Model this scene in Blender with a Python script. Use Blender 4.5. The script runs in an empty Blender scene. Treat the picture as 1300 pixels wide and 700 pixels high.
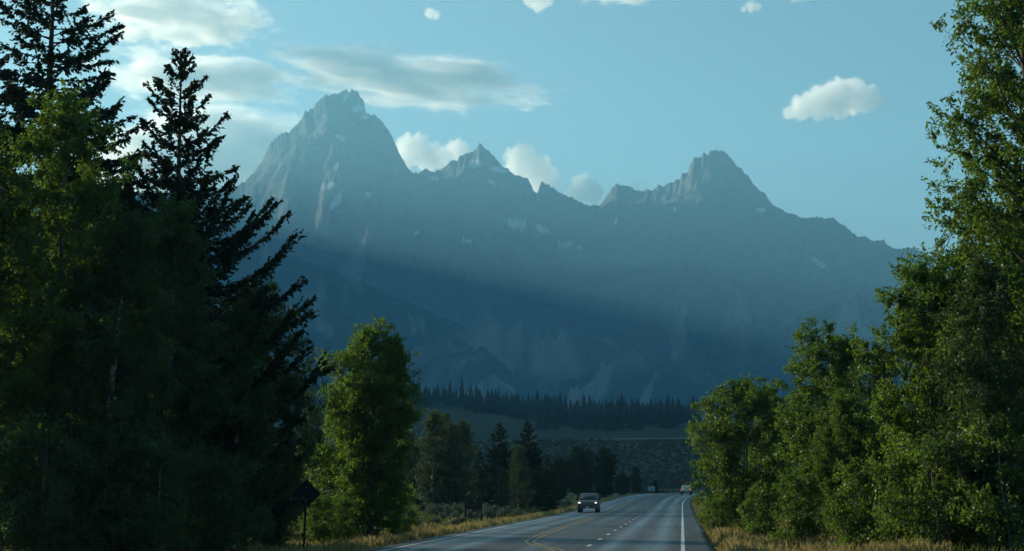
import bpy, math, random
import numpy as np
from mathutils import Vector, Matrix

R = math.radians
SC = bpy.context.scene
COL = SC.collection
rng = np.random.default_rng(7)
random.seed(7)

# ------------------------------------------------------------------ camera
F_PX, HZ = 2095.0, 624.0
CAM_H = 1.98
PITCH = math.atan((HZ - 350) / F_PX)
SP, CP = math.sin(PITCH), math.cos(PITCH)
cam_d = bpy.data.cameras.new('camera')
cam_d.sensor_width = 36.0
cam_d.lens = 36.0 * F_PX / 1300.0
cam_d.clip_start, cam_d.clip_end = 0.5, 60000
cam = bpy.data.objects.new('camera', cam_d)
COL.objects.link(cam)
cam.location = (0, 0, CAM_H)
cam.rotation_euler = (math.pi / 2 + PITCH, 0, 0)
SC.camera = cam

# ------------------------------------------------------------------ light
SUN_AZ, SUN_EL = -51.0, 14.0          # degrees; azimuth from the view direction, negative = left
world = bpy.data.worlds.new('World')
SC.world = world
world.use_nodes = True
wn = world.node_tree
wn.nodes.clear()
w_out = wn.nodes.new('ShaderNodeOutputWorld')
w_bg = wn.nodes.new('ShaderNodeBackground')
w_sky = wn.nodes.new('ShaderNodeTexSky')
w_sky.sky_type = 'NISHITA'
w_sky.sun_disc = False
w_sky.sun_elevation = R(SUN_EL)
w_sky.sun_rotation = R(SUN_AZ)
w_sky.altitude = 2000
w_sky.air_density = 1.0
w_sky.dust_density = 3.5
w_sky.ozone_density = 0.6
w_tint = wn.nodes.new('ShaderNodeMix')
w_tint.data_type = 'RGBA'; w_tint.blend_type = 'MULTIPLY'
w_tint.inputs['Factor'].default_value = 1.0
w_tint.inputs['B'].default_value = (0.80, 1.02, 0.94, 1)
wn.links.new(w_sky.outputs[0], w_tint.inputs['A'])
wn.links.new(w_tint.outputs['Result'], w_bg.inputs['Color'])
w_bg.inputs['Strength'].default_value = 0.075
wn.links.new(w_bg.outputs[0], w_out.inputs['Surface'])

sun_d = bpy.data.lights.new('sun', 'SUN')
sun_d.energy = 5.0
sun_d.angle = R(0.5)
sun_d.color = (1.0, 0.87, 0.64)
sun = bpy.data.objects.new('sun', sun_d)
COL.objects.link(sun)
_sd = Vector((math.sin(R(SUN_AZ)) * math.cos(R(SUN_EL)), math.cos(R(SUN_AZ)) * math.cos(R(SUN_EL)), math.sin(R(SUN_EL))))
sun.rotation_euler = _sd.to_track_quat('Z', 'Y').to_euler()

SC.view_settings.view_transform = 'Standard'
SC.view_settings.look = 'None'
SC.view_settings.exposure = 0.82
SC.view_settings.gamma = 1.0
SC.cycles.use_denoising = True
SC.cycles.max_bounces = 26
SC.cycles.diffuse_bounces = 3
SC.cycles.transmission_bounces = 4
SC.cycles.volume_bounces = 24

# ------------------------------------------------------------------ air
HAZE_DENSITY, HAZE_COLOR, HAZE_G = 8.6e-5, (0.28, 0.70, 0.99, 1), 0.3


# ------------------------------------------------------------------ helpers
def ray(px, py):
    x, y = (px - 650.0) / F_PX, (350.0 - py) / F_PX
    return np.array([x, CP - y * SP, SP + y * CP])


def elev_tan(px, py):
    d = ray(px, py)
    return d[2] / math.hypot(d[0], d[1])


def az_of(px, py=560):
    d = ray(px, py)
    return math.atan2(d[0], d[1])


def at(px, py, Y):
    """world point on the ray of a photo pixel, at forward distance Y"""
    d = ray(px, py)
    return np.array([0, 0, CAM_H]) + d * (Y / d[1])


def to_px(x, y, z):
    dz = z - CAM_H
    depth = y * CP + dz * SP
    return 650 + F_PX * x / depth, 350 - F_PX * (-y * SP + dz * CP) / depth


RD = az_of(866, 624)                      # heading of the road
RDx, RDy = math.sin(RD), math.cos(RD)


def road_shift(v):
    v = np.asarray(v, float)
    return np.where(v > 200, 1.9e-4 * (v - 200) ** 2, 0.0)


def road_z(v):
    v = np.asarray(v, float)
    t = np.clip((v - 140) / 210.0, 0, 1)
    up = 1.55 * t * t * (3 - 2 * t)
    dn = np.clip((v - 380) / 200.0, 0, 1)
    return up - 0.6 * dn * dn * (3 - 2 * dn)


def rw(u, v, z=0.0):
    """road coordinates (u to the right of the right edge line, v along) -> world"""
    u = np.asarray(u, float) + road_shift(v)
    v = np.asarray(v, float)
    return np.stack([u * RDy + v * RDx, -u * RDx + v * RDy, road_z(v) + z + 0 * u], -1)


def to_uv(x, y):
    v = x * RDx + y * RDy
    u = x * RDy - y * RDx - road_shift(v)
    return u, v


def _hash(ix, iy, seed):
    n = (ix.astype(np.int64) * 374761393 + iy.astype(np.int64) * 668265263 + seed * 1274126177) & 0x7fffffff
    n = ((n ^ (n >> 13)) * 1274126177) & 0x7fffffff
    n = (n ^ (n >> 16)) & 0x7fffffff
    return n


def perlin(x, y, seed=0):
    x = np.asarray(x, float); y = np.asarray(y, float)
    x0 = np.floor(x); y0 = np.floor(y)
    fx, fy = x - x0, y - y0
    ix, iy = x0.astype(np.int64), y0.astype(np.int64)

    def g(dx, dy):
        a = _hash(ix + dx, iy + dy, seed) * (2 * math.pi / 0x7fffffff)
        return np.cos(a) * (fx - dx) + np.sin(a) * (fy - dy)
    sx = fx * fx * fx * (fx * (fx * 6 - 15) + 10)
    sy = fy * fy * fy * (fy * (fy * 6 - 15) + 10)
    a = g(0, 0) * (1 - sx) + g(1, 0) * sx
    b = g(0, 1) * (1 - sx) + g(1, 1) * sx
    return (a * (1 - sy) + b * sy) * 1.5


def fbm(x, y, octv=5, seed=0, ridged=False, gain=0.5):
    s, a, n = 0.0, 1.0, 0.0
    for k in range(octv):
        p = perlin(x * 2 ** k, y * 2 ** k, seed + k * 17)
        if ridged:
            p = 1 - 2 * np.abs(p)
        s = s + a * p
        n += a
        a *= gain
    return s / n


def smooth(a, b, x):
    t = np.clip((np.asarray(x, float) - a) / (b - a), 0, 1)
    return t * t * (3 - 2 * t)


def np_mesh(name, verts, faces, mat=None, shade=False):
    """faces: (n,3) or (n,4) int array"""
    verts = np.asarray(verts, np.float32).reshape(-1, 3)
    faces = np.asarray(faces, np.int32)
    n, k = faces.shape
    me = bpy.data.meshes.new(name)
    me.vertices.add(len(verts)); me.vertices.foreach_set('co', verts.ravel())
    me.loops.add(n * k); me.loops.foreach_set('vertex_index', faces.ravel())
    me.polygons.add(n); me.polygons.foreach_set('loop_start', np.arange(0, n * k, k, dtype=np.int32))
    if shade:
        me.polygons.foreach_set('use_smooth', np.ones(n, bool))
    me.update(calc_edges=True)
    if mat: me.materials.append(mat)
    return me


def grid_faces(nr, nc):
    i = np.arange((nr - 1) * (nc - 1))
    r, c = i // (nc - 1), i % (nc - 1)
    a = r * nc + c
    return np.stack([a, a + 1, a + nc + 1, a + nc], -1)


def vattr(me, name, values):
    at_ = me.attributes.new(name, 'FLOAT', 'POINT')
    at_.data.foreach_set('value', np.asarray(values, np.float32).ravel())


def link(name, data, parent=None, loc=None):
    o = bpy.data.objects.new(name, data)
    COL.objects.link(o)
    if parent is not None: o.parent = parent
    if loc is not None: o.location = loc
    return o


def tag(o, label, cat, group=None):
    o['label'] = label; o['category'] = cat
    if group: o['group'] = group
    return o


def empty(name, loc, label, cat, group=None, rz=0.0, s=1.0):
    o = link(name, None, None, loc)
    o.rotation_euler = (0, 0, rz)
    o.scale = (s, s, s)
    o.empty_display_size = 0.5
    return tag(o, label, cat, group)


def kind(o, k):
    o['kind'] = k
    return o


# ------------------------------------------------------------------ materials
class NT:
    def __init__(s, name):
        s.m = bpy.data.materials.new(name); s.m.use_nodes = True
        s.t = s.m.node_tree; s.t.nodes.clear()
        s.out = s.n('ShaderNodeOutputMaterial')

    def n(s, typ, **kw):
        nd = s.t.nodes.new(typ)
        for k, v in kw.items(): setattr(nd, k, v)
        return nd

    def l(s, a, b): s.t.links.new(a, b)

    def mix(s, fac, a, b, mode='MIX'):
        m = s.n('ShaderNodeMix', data_type='RGBA', blend_type=mode)
        for sock, val in (('Factor', fac), ('A', a), ('B', b)):
            if hasattr(val, 'is_output'): s.l(val, m.inputs[sock])
            elif sock == 'Factor': m.inputs[sock].default_value = val
            else: m.inputs[sock].default_value = (*val[:3], 1)
        return m.outputs['Result']

    def math(s, op, a, b=0.0, clamp=False):
        m = s.n('ShaderNodeMath', operation=op, use_clamp=clamp)
        for i, v in enumerate((a, b)):
            if hasattr(v, 'is_output'): s.l(v, m.inputs[i])
            else: m.inputs[i].default_value = v
        return m.outputs[0]

    def noise(s, scale, detail=4, vec=None, rough=0.55):
        nz = s.n('ShaderNodeTexNoise')
        nz.inputs['Scale'].default_value = scale
        nz.inputs['Detail'].default_value = detail
        nz.inputs['Roughness'].default_value = rough
        if vec is not None: s.l(vec, nz.inputs['Vector'])
        return nz.outputs['Fac']

    def ramp(s, fac, pts):
        r = s.n('ShaderNodeValToRGB')
        e = r.color_ramp.elements
        while len(e) < len(pts): e.new(0.5)
        for el, (p, c) in zip(e, pts):
            el.position = p
            el.color = (*c, 1) if hasattr(c, '__len__') else (c, c, c, 1)
        s.l(fac, r.inputs[0])
        return r.outputs['Color']

    def attr(s, name):
        a = s.n('ShaderNodeAttribute', attribute_name=name)
        return a.outputs['Fac']

    def coord(s, which='Object', scale=None):
        c = s.n('ShaderNodeTexCoord').outputs[which]
        if scale is None: return c
        mp = s.n('ShaderNodeMapping'); mp.inputs['Scale'].default_value = scale
        s.l(c, mp.inputs['Vector'])
        return mp.outputs[0]

    def bump(s, h, dist, strength=1.0):
        b = s.n('ShaderNodeBump')
        b.inputs['Strength'].default_value = strength
        b.inputs['Distance'].default_value = dist
        s.l(h, b.inputs['Height'])
        return b.outputs[0]

    def principled(s, color, rough=0.8, metal=0.0, normal=None, spec=None, **kw):
        p = s.n('ShaderNodeBsdfPrincipled')
        if hasattr(color, 'is_output'): s.l(color, p.inputs['Base Color'])
        else: p.inputs['Base Color'].default_value = (*color[:3], 1)
        if hasattr(rough, 'is_output'): s.l(rough, p.inputs['Roughness'])
        else: p.inputs['Roughness'].default_value = rough
        p.inputs['Metallic'].default_value = metal
        if spec is not None: p.inputs['Specular IOR Level'].default_value = spec
        if normal is not None: s.l(normal, p.inputs['Normal'])
        for k, v in kw.items(): p.inputs[k.replace('_', ' ')].default_value = v
        s.l(p.outputs[0], s.out.inputs['Surface'])
        return s.m


def plain(name, col, rough=0.6, metal=0.0, spec=0.5, nscale=None, namt=0.25, **kw):
    t = NT(name)
    c = col
    if nscale:
        f = t.noise(nscale, 5, t.coord())
        c = t.mix(f, tuple(x * (1 - namt) for x in col), tuple(min(1, x * (1 + namt)) for x in col))
    return t.principled(c, rough, metal, spec=spec, **kw)


def glow(name, col, strength, base=(0.8, 0.8, 0.8)):
    t = NT(name)
    return t.principled(base, 0.2, Emission_Color=(*col, 1), Emission_Strength=strength)


def leaf_mat(name, c1, c2, trans, fac=0.45, scale=0.8, gloss=0.03):
    """leaf colour c1..c2 by clump noise and a per-tree shift; light passes through"""
    t = NT(name)
    nz = t.noise(scale, 3, t.coord('Object'))
    oi = t.n('ShaderNodeObjectInfo').outputs['Random']
    f = t.math('ADD', t.math('MULTIPLY', t.math('SUBTRACT', nz, 0.5), 2.2), t.math('ADD', t.math('MULTIPLY', oi, 0.3), 0.35), True)
    fine = t.noise(9.0, 1, t.coord('Object'))
    f = t.math('ADD', f, t.math('SUBTRACT', fine, 0.5), True)
    col = t.mix(f, c1, c2)
    d = t.n('ShaderNodeBsdfDiffuse'); t.l(col, d.inputs['Color'])
    tr = t.n('ShaderNodeBsdfTranslucent')
    t.l(t.mix(f, tuple(x * 0.75 for x in trans), tuple(x * 1.15 for x in trans)), tr.inputs['Color'])
    m = t.n('ShaderNodeMixShader'); m.inputs[0].default_value = fac
    t.l(d.outputs[0], m.inputs[1]); t.l(tr.outputs[0], m.inputs[2])
    g = t.n('ShaderNodeBsdfGlossy'); g.inputs['Roughness'].default_value = 0.45
    g.inputs['Color'].default_value = (0.8, 0.85, 0.8, 1)
    m2 = t.n('ShaderNodeMixShader'); m2.inputs[0].default_value = gloss
    t.l(m.outputs[0], m2.inputs[1]); t.l(g.outputs[0], m2.inputs[2])
    t.l(m2.outputs[0], t.out.inputs['Surface'])
    return t.m


M = {}
M['leaf'] = leaf_mat('cottonwood leaf', (0.022, 0.046, 0.011), (0.050, 0.082, 0.016), (0.19, 0.33, 0.028))
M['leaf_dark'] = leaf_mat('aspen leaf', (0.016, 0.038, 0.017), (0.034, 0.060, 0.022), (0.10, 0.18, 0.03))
M['leaf_shade'] = leaf_mat('painted-shade leaf', (0.012, 0.026, 0.015), (0.024, 0.042, 0.020), (0.04, 0.07, 0.02))  # cottonwood leaf again, darkened so the shade sits in its colour
M['leaf_grey'] = leaf_mat('young aspen leaf', (0.040, 0.062, 0.036), (0.07, 0.10, 0.052), (0.11, 0.16, 0.05))
M['needle'] = leaf_mat('spruce needle', (0.010, 0.022, 0.014), (0.022, 0.036, 0.018), (0.03, 0.045, 0.012), fac=0.2)
M['needle_far'] = leaf_mat('far conifer needle', (0.010, 0.020, 0.016), (0.020, 0.032, 0.022), (0.02, 0.03, 0.015), fac=0.15, scale=0.2)
M['sage'] = leaf_mat('sagebrush leaf', (0.13, 0.15, 0.105), (0.22, 0.24, 0.17), (0.14, 0.16, 0.09), fac=0.3, scale=2.0, gloss=0.0)
M['dry'] = leaf_mat('dry grass', (0.28, 0.225, 0.09), (0.45, 0.37, 0.17), (0.34, 0.28, 0.11), fac=0.4, scale=0.5, gloss=0.0)
M['yellow_bush'] = leaf_mat('rabbitbrush', (0.10, 0.11, 0.02), (0.24, 0.21, 0.03), (0.2, 0.18, 0.02), fac=0.35, scale=2.0, gloss=0.0)

t = NT('spruce bark')
M['bark'] = t.principled(t.mix(t.noise(3, 6, t.coord('Object', (1, 1, .15))), (0.035, 0.026, 0.02), (0.11, 0.085, 0.065)), 0.95)
t = NT('aspen bark')
nb = t.noise(2.2, 4, t.coord('Object', (1.5, 1.5, 2.5)))
M['pale_bark'] = t.principled(t.mix(t.ramp(nb, [(0.40, 0.0), (0.52, 1.0)]), (0.08, 0.07, 0.055), (0.42, 0.40, 0.34)), 0.9)
t = NT('cottonwood bark')
M['grey_bark'] = t.principled(t.mix(t.noise(5, 6, t.coord('Object', (1, 1, .3))), (0.07, 0.06, 0.05), (0.22, 0.20, 0.17)), 0.95)

# ------------------------------------------------------------------ terrain
def ridge_row(px):
    return np.interp(px, [-400, 0, 360, 480, 545, 600, 660, 720, 800, 870, 1000, 1300, 1700], [512, 506, 503, 504, 508, 512, 521, 527, 530, 529, 524, 515, 512])


def terrain(x, y):
    x = np.asarray(x, float); y = np.asarray(y, float)
    d = np.hypot(x, y)
    a = np.arctan2(x, np.maximum(y, 1e-3)); a = np.where(y > 0, a, np.sign(x) * 1.5)
    px = 650 + F_PX * np.tan(np.clip(a, -1.2, 1.2))
    u, v = to_uv(x, y)
    z = road_z(np.clip(v, 0, 520)) - 0.02
    off = np.maximum(np.maximum(u - 1.15, -u - 10.9), 0)
    z = z - 0.14 * (1 - smooth(0, 0.5, off)) + 0.02
    near = smooth(0.4, 9, off)
    z = z - 0.28 * smooth(0.3, 2.2, off) * (1 - smooth(2.5, 6, off)) + near * (0.35 * fbm(x / 17, y / 17, 4, 3) + 0.05 * fbm(x / 2.2, y / 2.2, 3, 5)) * (1 - smooth(500, 900, d))
    # bench of sage beyond the bend, then the grassy moraine with the forest on it
    z = z + 3.2 * smooth(380, 620, d)
    w = 26 * fbm(px / 260, d * 0 + 1.7, 3, 11)
    bench = 27.3 + 1.6 * smooth(640, 900, px) - 1.0 * fbm(px / 150, d * 0, 3, 2)
    face = smooth(600 + w, 830 + w, d)
    z = z + (bench - 4.4) * (0.35 * face + 0.65 * face ** 1.3) + 0.5 * face * (1 - face) * 4 * fbm(x / 30, y / 30, 4, 9)
    zr = CAM_H + (HZ - ridge_row(px)) / F_PX * 1700
    hill = np.clip((d - 960) / 740, 0, 1)
    z = z + (zr - bench - 3) * (hill ** 1.12) * (1 - 0.75 * smooth(1720, 2600, d)) + 5 * fbm(x / 240, y / 240, 4, 21) * smooth(950, 1200, d)
    return z


_fine = np.arange(-21, 21.001, 0.1)
azs = np.radians(np.concatenate([np.arange(-180, -60, 6), np.arange(-60, -21, 1.0), _fine, np.arange(22, 60, 1.0), np.arange(60, 181, 6)]))
rs = np.unique(np.concatenate([[0.0, 2, 5, 9, 14, 20], np.geomspace(27, 12000, 195), np.arange(720, 880, 6.0)]))
AA, RR = np.meshgrid(azs, rs)
gx, gy = RR * np.sin(AA), RR * np.cos(AA)
gz = terrain(gx, gy)
t = NT('valley floor')
oc = t.coord('Object')
dist = t.attr('dist')
n_big = t.noise(0.035, 5, oc); n_mid = t.noise(0.35, 6, oc); n_fine = t.noise(4.0, 5, oc)
dirt = t.mix(n_fine, (0.13, 0.10, 0.055), (0.30, 0.235, 0.12))
green = t.mix(n_fine, (0.045, 0.055, 0.022), (0.11, 0.115, 0.05))
c_near = t.mix(t.ramp(n_mid, [(0.40, 0.0), (0.60, 1.0)]), dirt, green)
sage_n = t.n('ShaderNodeTexVoronoi'); sage_n.inputs['Scale'].default_value = 0.28; t.l(oc, sage_n.inputs['Vector'])
c_sage = t.mix(t.ramp(sage_n.outputs['Distance'], [(0.15, 0.0), (0.75, 1.0)]), (0.022, 0.032, 0.024), (0.075, 0.08, 0.055))
c_hill = t.mix(t.noise(0.012, 6, oc), (0.010, 0.022, 0.014), (0.024, 0.038, 0.022))
cc = t.mix(t.attr('sage'), c_near, c_sage)
cc = t.mix(t.attr('hill'), cc, c_hill)
cc = t.mix(t.attr('crest'), cc, (0.34, 0.29, 0.17))
M['ground'] = t.principled(cc, 0.95, spec=0.1, normal=t.bump(n_fine, 0.15, 0.6))
gm = np_mesh('ground', np.stack([gx, gy, gz], -1), grid_faces(len(rs), len(azs)), M['ground'], True)
vattr(gm, 'dist', RR); vattr(gm, 'sage', smooth(330, 480, RR)); vattr(gm, 'hill', smooth(850, 1000, RR))
_w = 26 * fbm((650 + F_PX * np.tan(np.clip(AA, -1.2, 1.2))) / 260, RR * 0 + 1.7, 3, 11)
vattr(gm, 'crest', np.exp(-((RR - 812 - _w) / 7.0) ** 2) * (0.55 + 0.45 * fbm(gx / 40, gy / 40, 3, 4)))
kind(link('ground', gm), 'structure')

# ------------------------------------------------------------------ road
def strip(us, vs, zoff):
    U, V = np.meshgrid(us, vs)
    return rw(U, V, zoff), grid_faces(len(vs), len(us))


t = NT('asphalt')
uu, vv = t.attr('u'), t.attr('v')
cmb = t.n('ShaderNodeCombineXYZ'); t.l(t.math('MULTIPLY', uu, 1.6), cmb.inputs[0]); t.l(t.math('MULTIPLY', vv, 0.035), cmb.inputs[1])
streak = t.noise(1.0, 5, cmb.outputs[0], 0.6)
fine = t.noise(26, 4, t.coord())
patch = t.noise(0.09, 4, t.coord())
wear = t.attr('wear')
wf = t.math('ADD', t.math('MULTIPLY', wear, 0.8), t.math('MULTIPLY', t.math('SUBTRACT', streak, 0.5), 1.3), True)
ca = t.mix(wf, (0.040, 0.046, 0.051), (0.235, 0.25, 0.26))
ca = t.mix(t.math('MULTIPLY', t.ramp(patch, [(0.5, 0.0), (0.62, 1.0)]), 0.35), ca, (0.03, 0.032, 0.034))
ca = t.mix(t.math('MULTIPLY', fine, 0.35), ca, (0.02, 0.02, 0.02))
cmb2 = t.n('ShaderNodeCombineXYZ'); t.l(t.math('MULTIPLY', uu, 0.12), cmb2.inputs[0]); t.l(t.math('MULTIPLY', vv, 0.28), cmb2.inputs[1])
vor = t.n('ShaderNodeTexVoronoi', feature='DISTANCE_TO_EDGE'); vor.inputs['Scale'].default_value = 0.9; t.l(cmb2.outputs[0], vor.inputs['Vector'])
ca = t.mix(t.ramp(vor.outputs['Distance'], [(0.0, 0.75), (0.012, 0.0)]), ca, (0.014, 0.014, 0.015))
M['asphalt'] = t.principled(ca, t.math('SUBTRACT', 0.66, t.math('MULTIPLY', wf, 0.28)), normal=t.bump(fine, 0.01, 0.5), spec=0.5)
us = np.concatenate([[-10.9, -10.75], np.linspace(-10.6, 0.8, 58), [0.95, 1.1]])
vs = np.concatenate([np.arange(-40, 500, 4.0)])
P, Fc = strip(us, vs, 0.0)
U, V = np.meshgrid(us, vs)
edge = 0.16 * fbm(V / 2.3, V * 0 + 3, 3, 31)
P[:, 0] += (edge[:, 0])[:, None] * 0.5 * np.array([RDy, -RDx, 0]); P[:, -1] += (edge[:, -1])[:, None] * 0.8 * np.array([RDy, -RDx, 0])
P[:, 0, 2] -= 0.12; P[:, -1, 2] -= 0.12
rm = np_mesh('road', P.reshape(-1, 3), Fc, M['asphalt'], True)
g = lambda c, s: np.exp(-((U - c) / s) ** 2)
wear = 0.9 * g(-1.0, .55) + 0.9 * g(-2.6, .5) + 0.8 * g(-8.0, .5) + 0.95 * g(-9.4, .55) + 0.25 * g(-5.2, 1.0)
vattr(rm, 'u', U); vattr(rm, 'v', V); vattr(rm, 'wear', np.clip(wear, 0, 1))
road = kind(link('road', rm), 'structure')

t = NT('road paint white')
wp = t.noise(7, 6, t.coord())
M['paint'] = t.principled(t.mix(t.ramp(wp, [(0.36, 0.0), (0.5, 1.0)]), (0.25, 0.26, 0.26), (0.78, 0.78, 0.75)), 0.6)
t = NT('road paint yellow')
wp = t.noise(7, 6, t.coord())
M['paint_y'] = t.principled(t.mix(t.ramp(wp, [(0.36, 0.0), (0.5, 1.0)]), (0.16, 0.13, 0.07), (0.48, 0.29, 0.06)), 0.6)


def line(name, path, w, mat, zoff=0.006):
    path = np.asarray(path, float)
    tn = np.gradient(path, axis=0); tn /= np.linalg.norm(tn, axis=1)[:, None]
    nn = np.stack([tn[:, 1], -tn[:, 0]], -1)
    a, b = path - nn * w / 2, path + nn * w / 2
    uv = np.stack([a, b], 1)
    me = np_mesh(name, rw(uv[..., 0], uv[..., 1], zoff).reshape(-1, 3), grid_faces(len(path), 2), mat)
    return link(name, me, road)


vv_ = np.arange(-40, 460, 4.0)
line('edge_line', np.stack([0 * vv_, vv_], -1), 0.14, M['paint'])
line('edge_line', np.stack([0 * vv_ - 10.05, vv_], -1), 0.13, M['paint'])
for k in range(-6, 24):
    v0 = 60.5 + k * 8.0
    me_path = np.linspace(v0, v0 + 2.1, 3)
    if v0 < 142:
        line('lane_dash', np.stack([0 * me_path - 3.43, me_path], -1), 0.15, M['paint'])
yv = np.concatenate([np.arange(-40, 56, 4.0), np.linspace(56, 66.5, 12), np.linspace(67, 75, 8), np.arange(80, 460, 4.0)])
yu = np.interp(yv, [-40, 50, 54, 58, 62, 65, 67, 70, 76, 90, 120, 160, 500], [-3.75, -3.75, -3.8, -4.5, -5.45, -5.95, -6.12, -6.25, -6.42, -6.62, -6.85, -7.0, -7.0])
for s in (-0.16, 0.16):
    line('centre_line', np.stack([yu + s, yv], -1), 0.10, M['paint_y'])

# ------------------------------------------------------------------ mountains
SKY = np.array([(-260, 205), (-120, 222), (0, 236), (80, 246), (150, 240), (215, 248), (262, 240), (275, 243), (286, 243.5), (310, 230.5), (329, 210), (347, 177), (357, 168), (366, 167), (379, 156), (388, 141),
    (397.5, 136), (403, 127.5), (416, 120), (433, 117), (436.5, 114), (446, 112.7), (453, 115), (457, 121), (461, 128), (465.5, 143), (475.5, 145), (483, 152.5),
    (490, 160), (498, 173), (503, 186), (509, 197), (516, 210), (526, 220.5), (529, 221), (533, 217), (542, 213), (548, 217), (557, 214.5), (565, 214), (566.6, 208),
    (576, 202.6), (581.5, 204.5), (583, 199), (594, 193), (604, 188.5), (609, 182), (615, 186), (626, 197), (635, 208), (650, 218), (663, 226), (669, 225), (678, 242),
    (683, 243.5), (685.5, 233), (691, 231.6), (706, 240.5), (714, 246), (732, 253.6), (749, 260), (763, 260), (768.6, 251), (775, 241), (781, 235), (792, 233.4), (803, 237),
    (809, 242), (828.6, 241), (846, 233.4), (863, 226), (866, 219), (873.6, 219), (876.6, 206), (880, 201), (890, 199), (893, 193.6), (898, 195), (902, 190), (914, 190.6),
    (924, 193.6), (931, 206), (940, 213), (949, 221), (955, 233), (970, 245), (981, 259), (998, 268.6), (1011, 272), (1017, 276), (1038.6, 276), (1058, 278), (1073, 286),
    (1083.6, 296), (1090, 301), (1098, 299), (1105, 304), (1122, 306), (1128.6, 311.4), (1141, 315), (1156, 313.6), (1163, 316), (1200, 332), (1260, 345), (1330, 352), (1420, 372), (1560, 400)], float)
mpx = np.unique(np.concatenate([np.arange(-260, 250, 4.0), np.arange(250, 1180, 1.25), np.arange(1180, 1560, 4.0)]))
sk_row = np.interp(mpx, SKY[:, 0], SKY[:, 1])
sk_row = sk_row + 1.8 - 9 * np.abs(fbm(mpx / 13, mpx * 0 + .37, 5, 41, False, .75)) + 3.4 * fbm(mpx / 5, mpx * 0 + .77, 3, 47, False, .7)
m_tan = np.array([elev_tan(p, r) for p, r in zip(mpx, sk_row)])
m_az = np.array([math.atan2(*ray(p, r)[:2]) for p, r in zip(mpx, sk_row)])
rc = 8900 + 260 * fbm(mpx / 170, mpx * 0 + .5, 3, 43) - 350 * np.exp(-((mpx - 905) / 160) ** 2)
rr = np.concatenate([np.linspace(0, 1, 250), 1 + np.linspace(0.012, 0.28, 22)])   # 0 = foot, 1 = crest
r0 = 5300 + 250 * fbm(mpx / 220, mpx * 0, 3, 45)
RP, _ = np.meshgrid(rr, mpx, indexing='ij')
RAD = r0[None] + (rc - r0)[None] * RP
AZ = np.repeat(m_az[None], len(rr), 0)
PX = np.repeat(mpx[None], len(rr), 0)
X, Y = RAD * np.sin(AZ), RAD * np.cos(AZ)
zc = CAM_H + m_tan * rc
up = np.clip(RP, 0, 1)
def blur(a, sig):
    k = np.arange(-int(3 * sig), int(3 * sig) + 1); w = np.exp(-(k / sig) ** 2 / 2); w /= w.sum()
    return np.convolve(np.pad(a, len(k) // 2, mode='edge'), w, 'valid')


zs1, zs2 = blur(zc, 60), blur(zc, 14)
wa, wb = smooth(.35, .9, up), smooth(.86, 1.0, up) ** 1.5
WP = PX + smooth(1, .8, up) * (70 * fbm(up * 7, PX / 80, 3, 49) + 30 * fbm(up * 26, PX / 24, 3, 50))
L_ = lambda arr: np.interp(WP, mpx, arr)
ZC = (L_(zs1) * (1 - wa) + L_(zs2) * wa) * (1 - wb) + L_(zc) * wb
Z = 55 + (ZC - 55) * (0.42 * up + 0.58 * up ** 2.2)
# buttresses and gullies run down the face; none at the very crest so the skyline keeps its shape
wx = X + 260 * fbm(X / 900, Y / 900, 3, 51); wy = Y + 260 * fbm(X / 900 + 9, Y / 900, 3, 52)
face = np.sin(np.pi * np.clip(up, 0, 1) ** 0.9) ** 0.5 * (1 - up ** 30)
Z = Z + face * (340 * (fbm(wx / 1000, wy / 1700, 7, 53, True, .55) - 0.40) + 90 * (fbm(wx / 190, wy / 420, 5, 54, True, .6) - .3))


def front_ridge(rows, rad, back, front, seed, rough):
    """a lower ridge standing in front of the main face, its crest line given as photo rows"""
    row = np.interp(mpx, [p for p, _ in rows], [q for _, q in rows])
    tn = np.array([elev_tan(p, r) for p, r in zip(mpx, row)])
    rcf = rad + 180 * fbm(mpx / 130, mpx * 0, 3, seed)
    zc_ = CAM_H + tn * rcf
    s = RAD - rcf[None]
    prof = np.where(s > 0, np.exp(-(s / back) ** 2), np.clip(1 + s / front, 0, 1) ** 1.25)
    nz = rough * (fbm(wx / 420, wy / 700, 5, seed + 3, True) - 0.4) * np.sin(np.pi * np.clip(prof, 0, 1)) - 14 * np.abs(fbm(X / 60, Y / 60, 3, seed + 8))
    return np.maximum(zc_, 0)[None] * prof + nz


Zmain = Z.copy()
Z = np.maximum(Z, front_ridge([(-260, 215), (60, 225), (200, 255), (300, 292), (340, 312), (450, 352), (550, 396), (650, 440), (720, 470), (800, 500), (900, 545), (1000, 600), (1600, 640)], 6900, 420, 1700, 61, 120))
Z = np.maximum(Z, front_ridge([(-260, 660), (600, 600), (700, 512), (760, 480), (850, 448), (930, 425), (1000, 402), (1080, 378), (1160, 352), (1260, 332), (1400, 330), (1560, 340)], 7300, 480, 1800, 71, 150))
Z = np.maximum(Z, front_ridge([(-260, 400), (200, 430), (360, 470), (480, 500), (620, 520), (1600, 600)], 5900, 300, 650, 81, 60))
ex_ = np.max(np.where(RP < .999, (Z - CAM_H) / RAD, 0), axis=0) / (m_tan * 0.992)
ex_ = np.maximum(ex_, 1.0)
ex_ = blur(np.array([ex_[max(0, i - 6):i + 7].max() for i in range(len(ex_))]), 3)
Z = np.where(RP < 1, np.minimum(Z / (1 + (ex_[None] - 1) * smooth(.45, .95, up)), CAM_H + m_tan[None] * RAD * .997), Z)
backside = np.clip((RP - 1) / 0.28, 0, 1)
ci = 249
Z[ci] = zc
Z = np.where(RP > 1, zc[None] * (1 - backside ** 0.8) * 0.985 + 20, Z)
Z = np.maximum(Z, 15)
_, ROW = to_px(X, Y, Z)
gzx, gzr = np.gradient(Z, axis=1), np.gradient(Z, axis=0)
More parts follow.
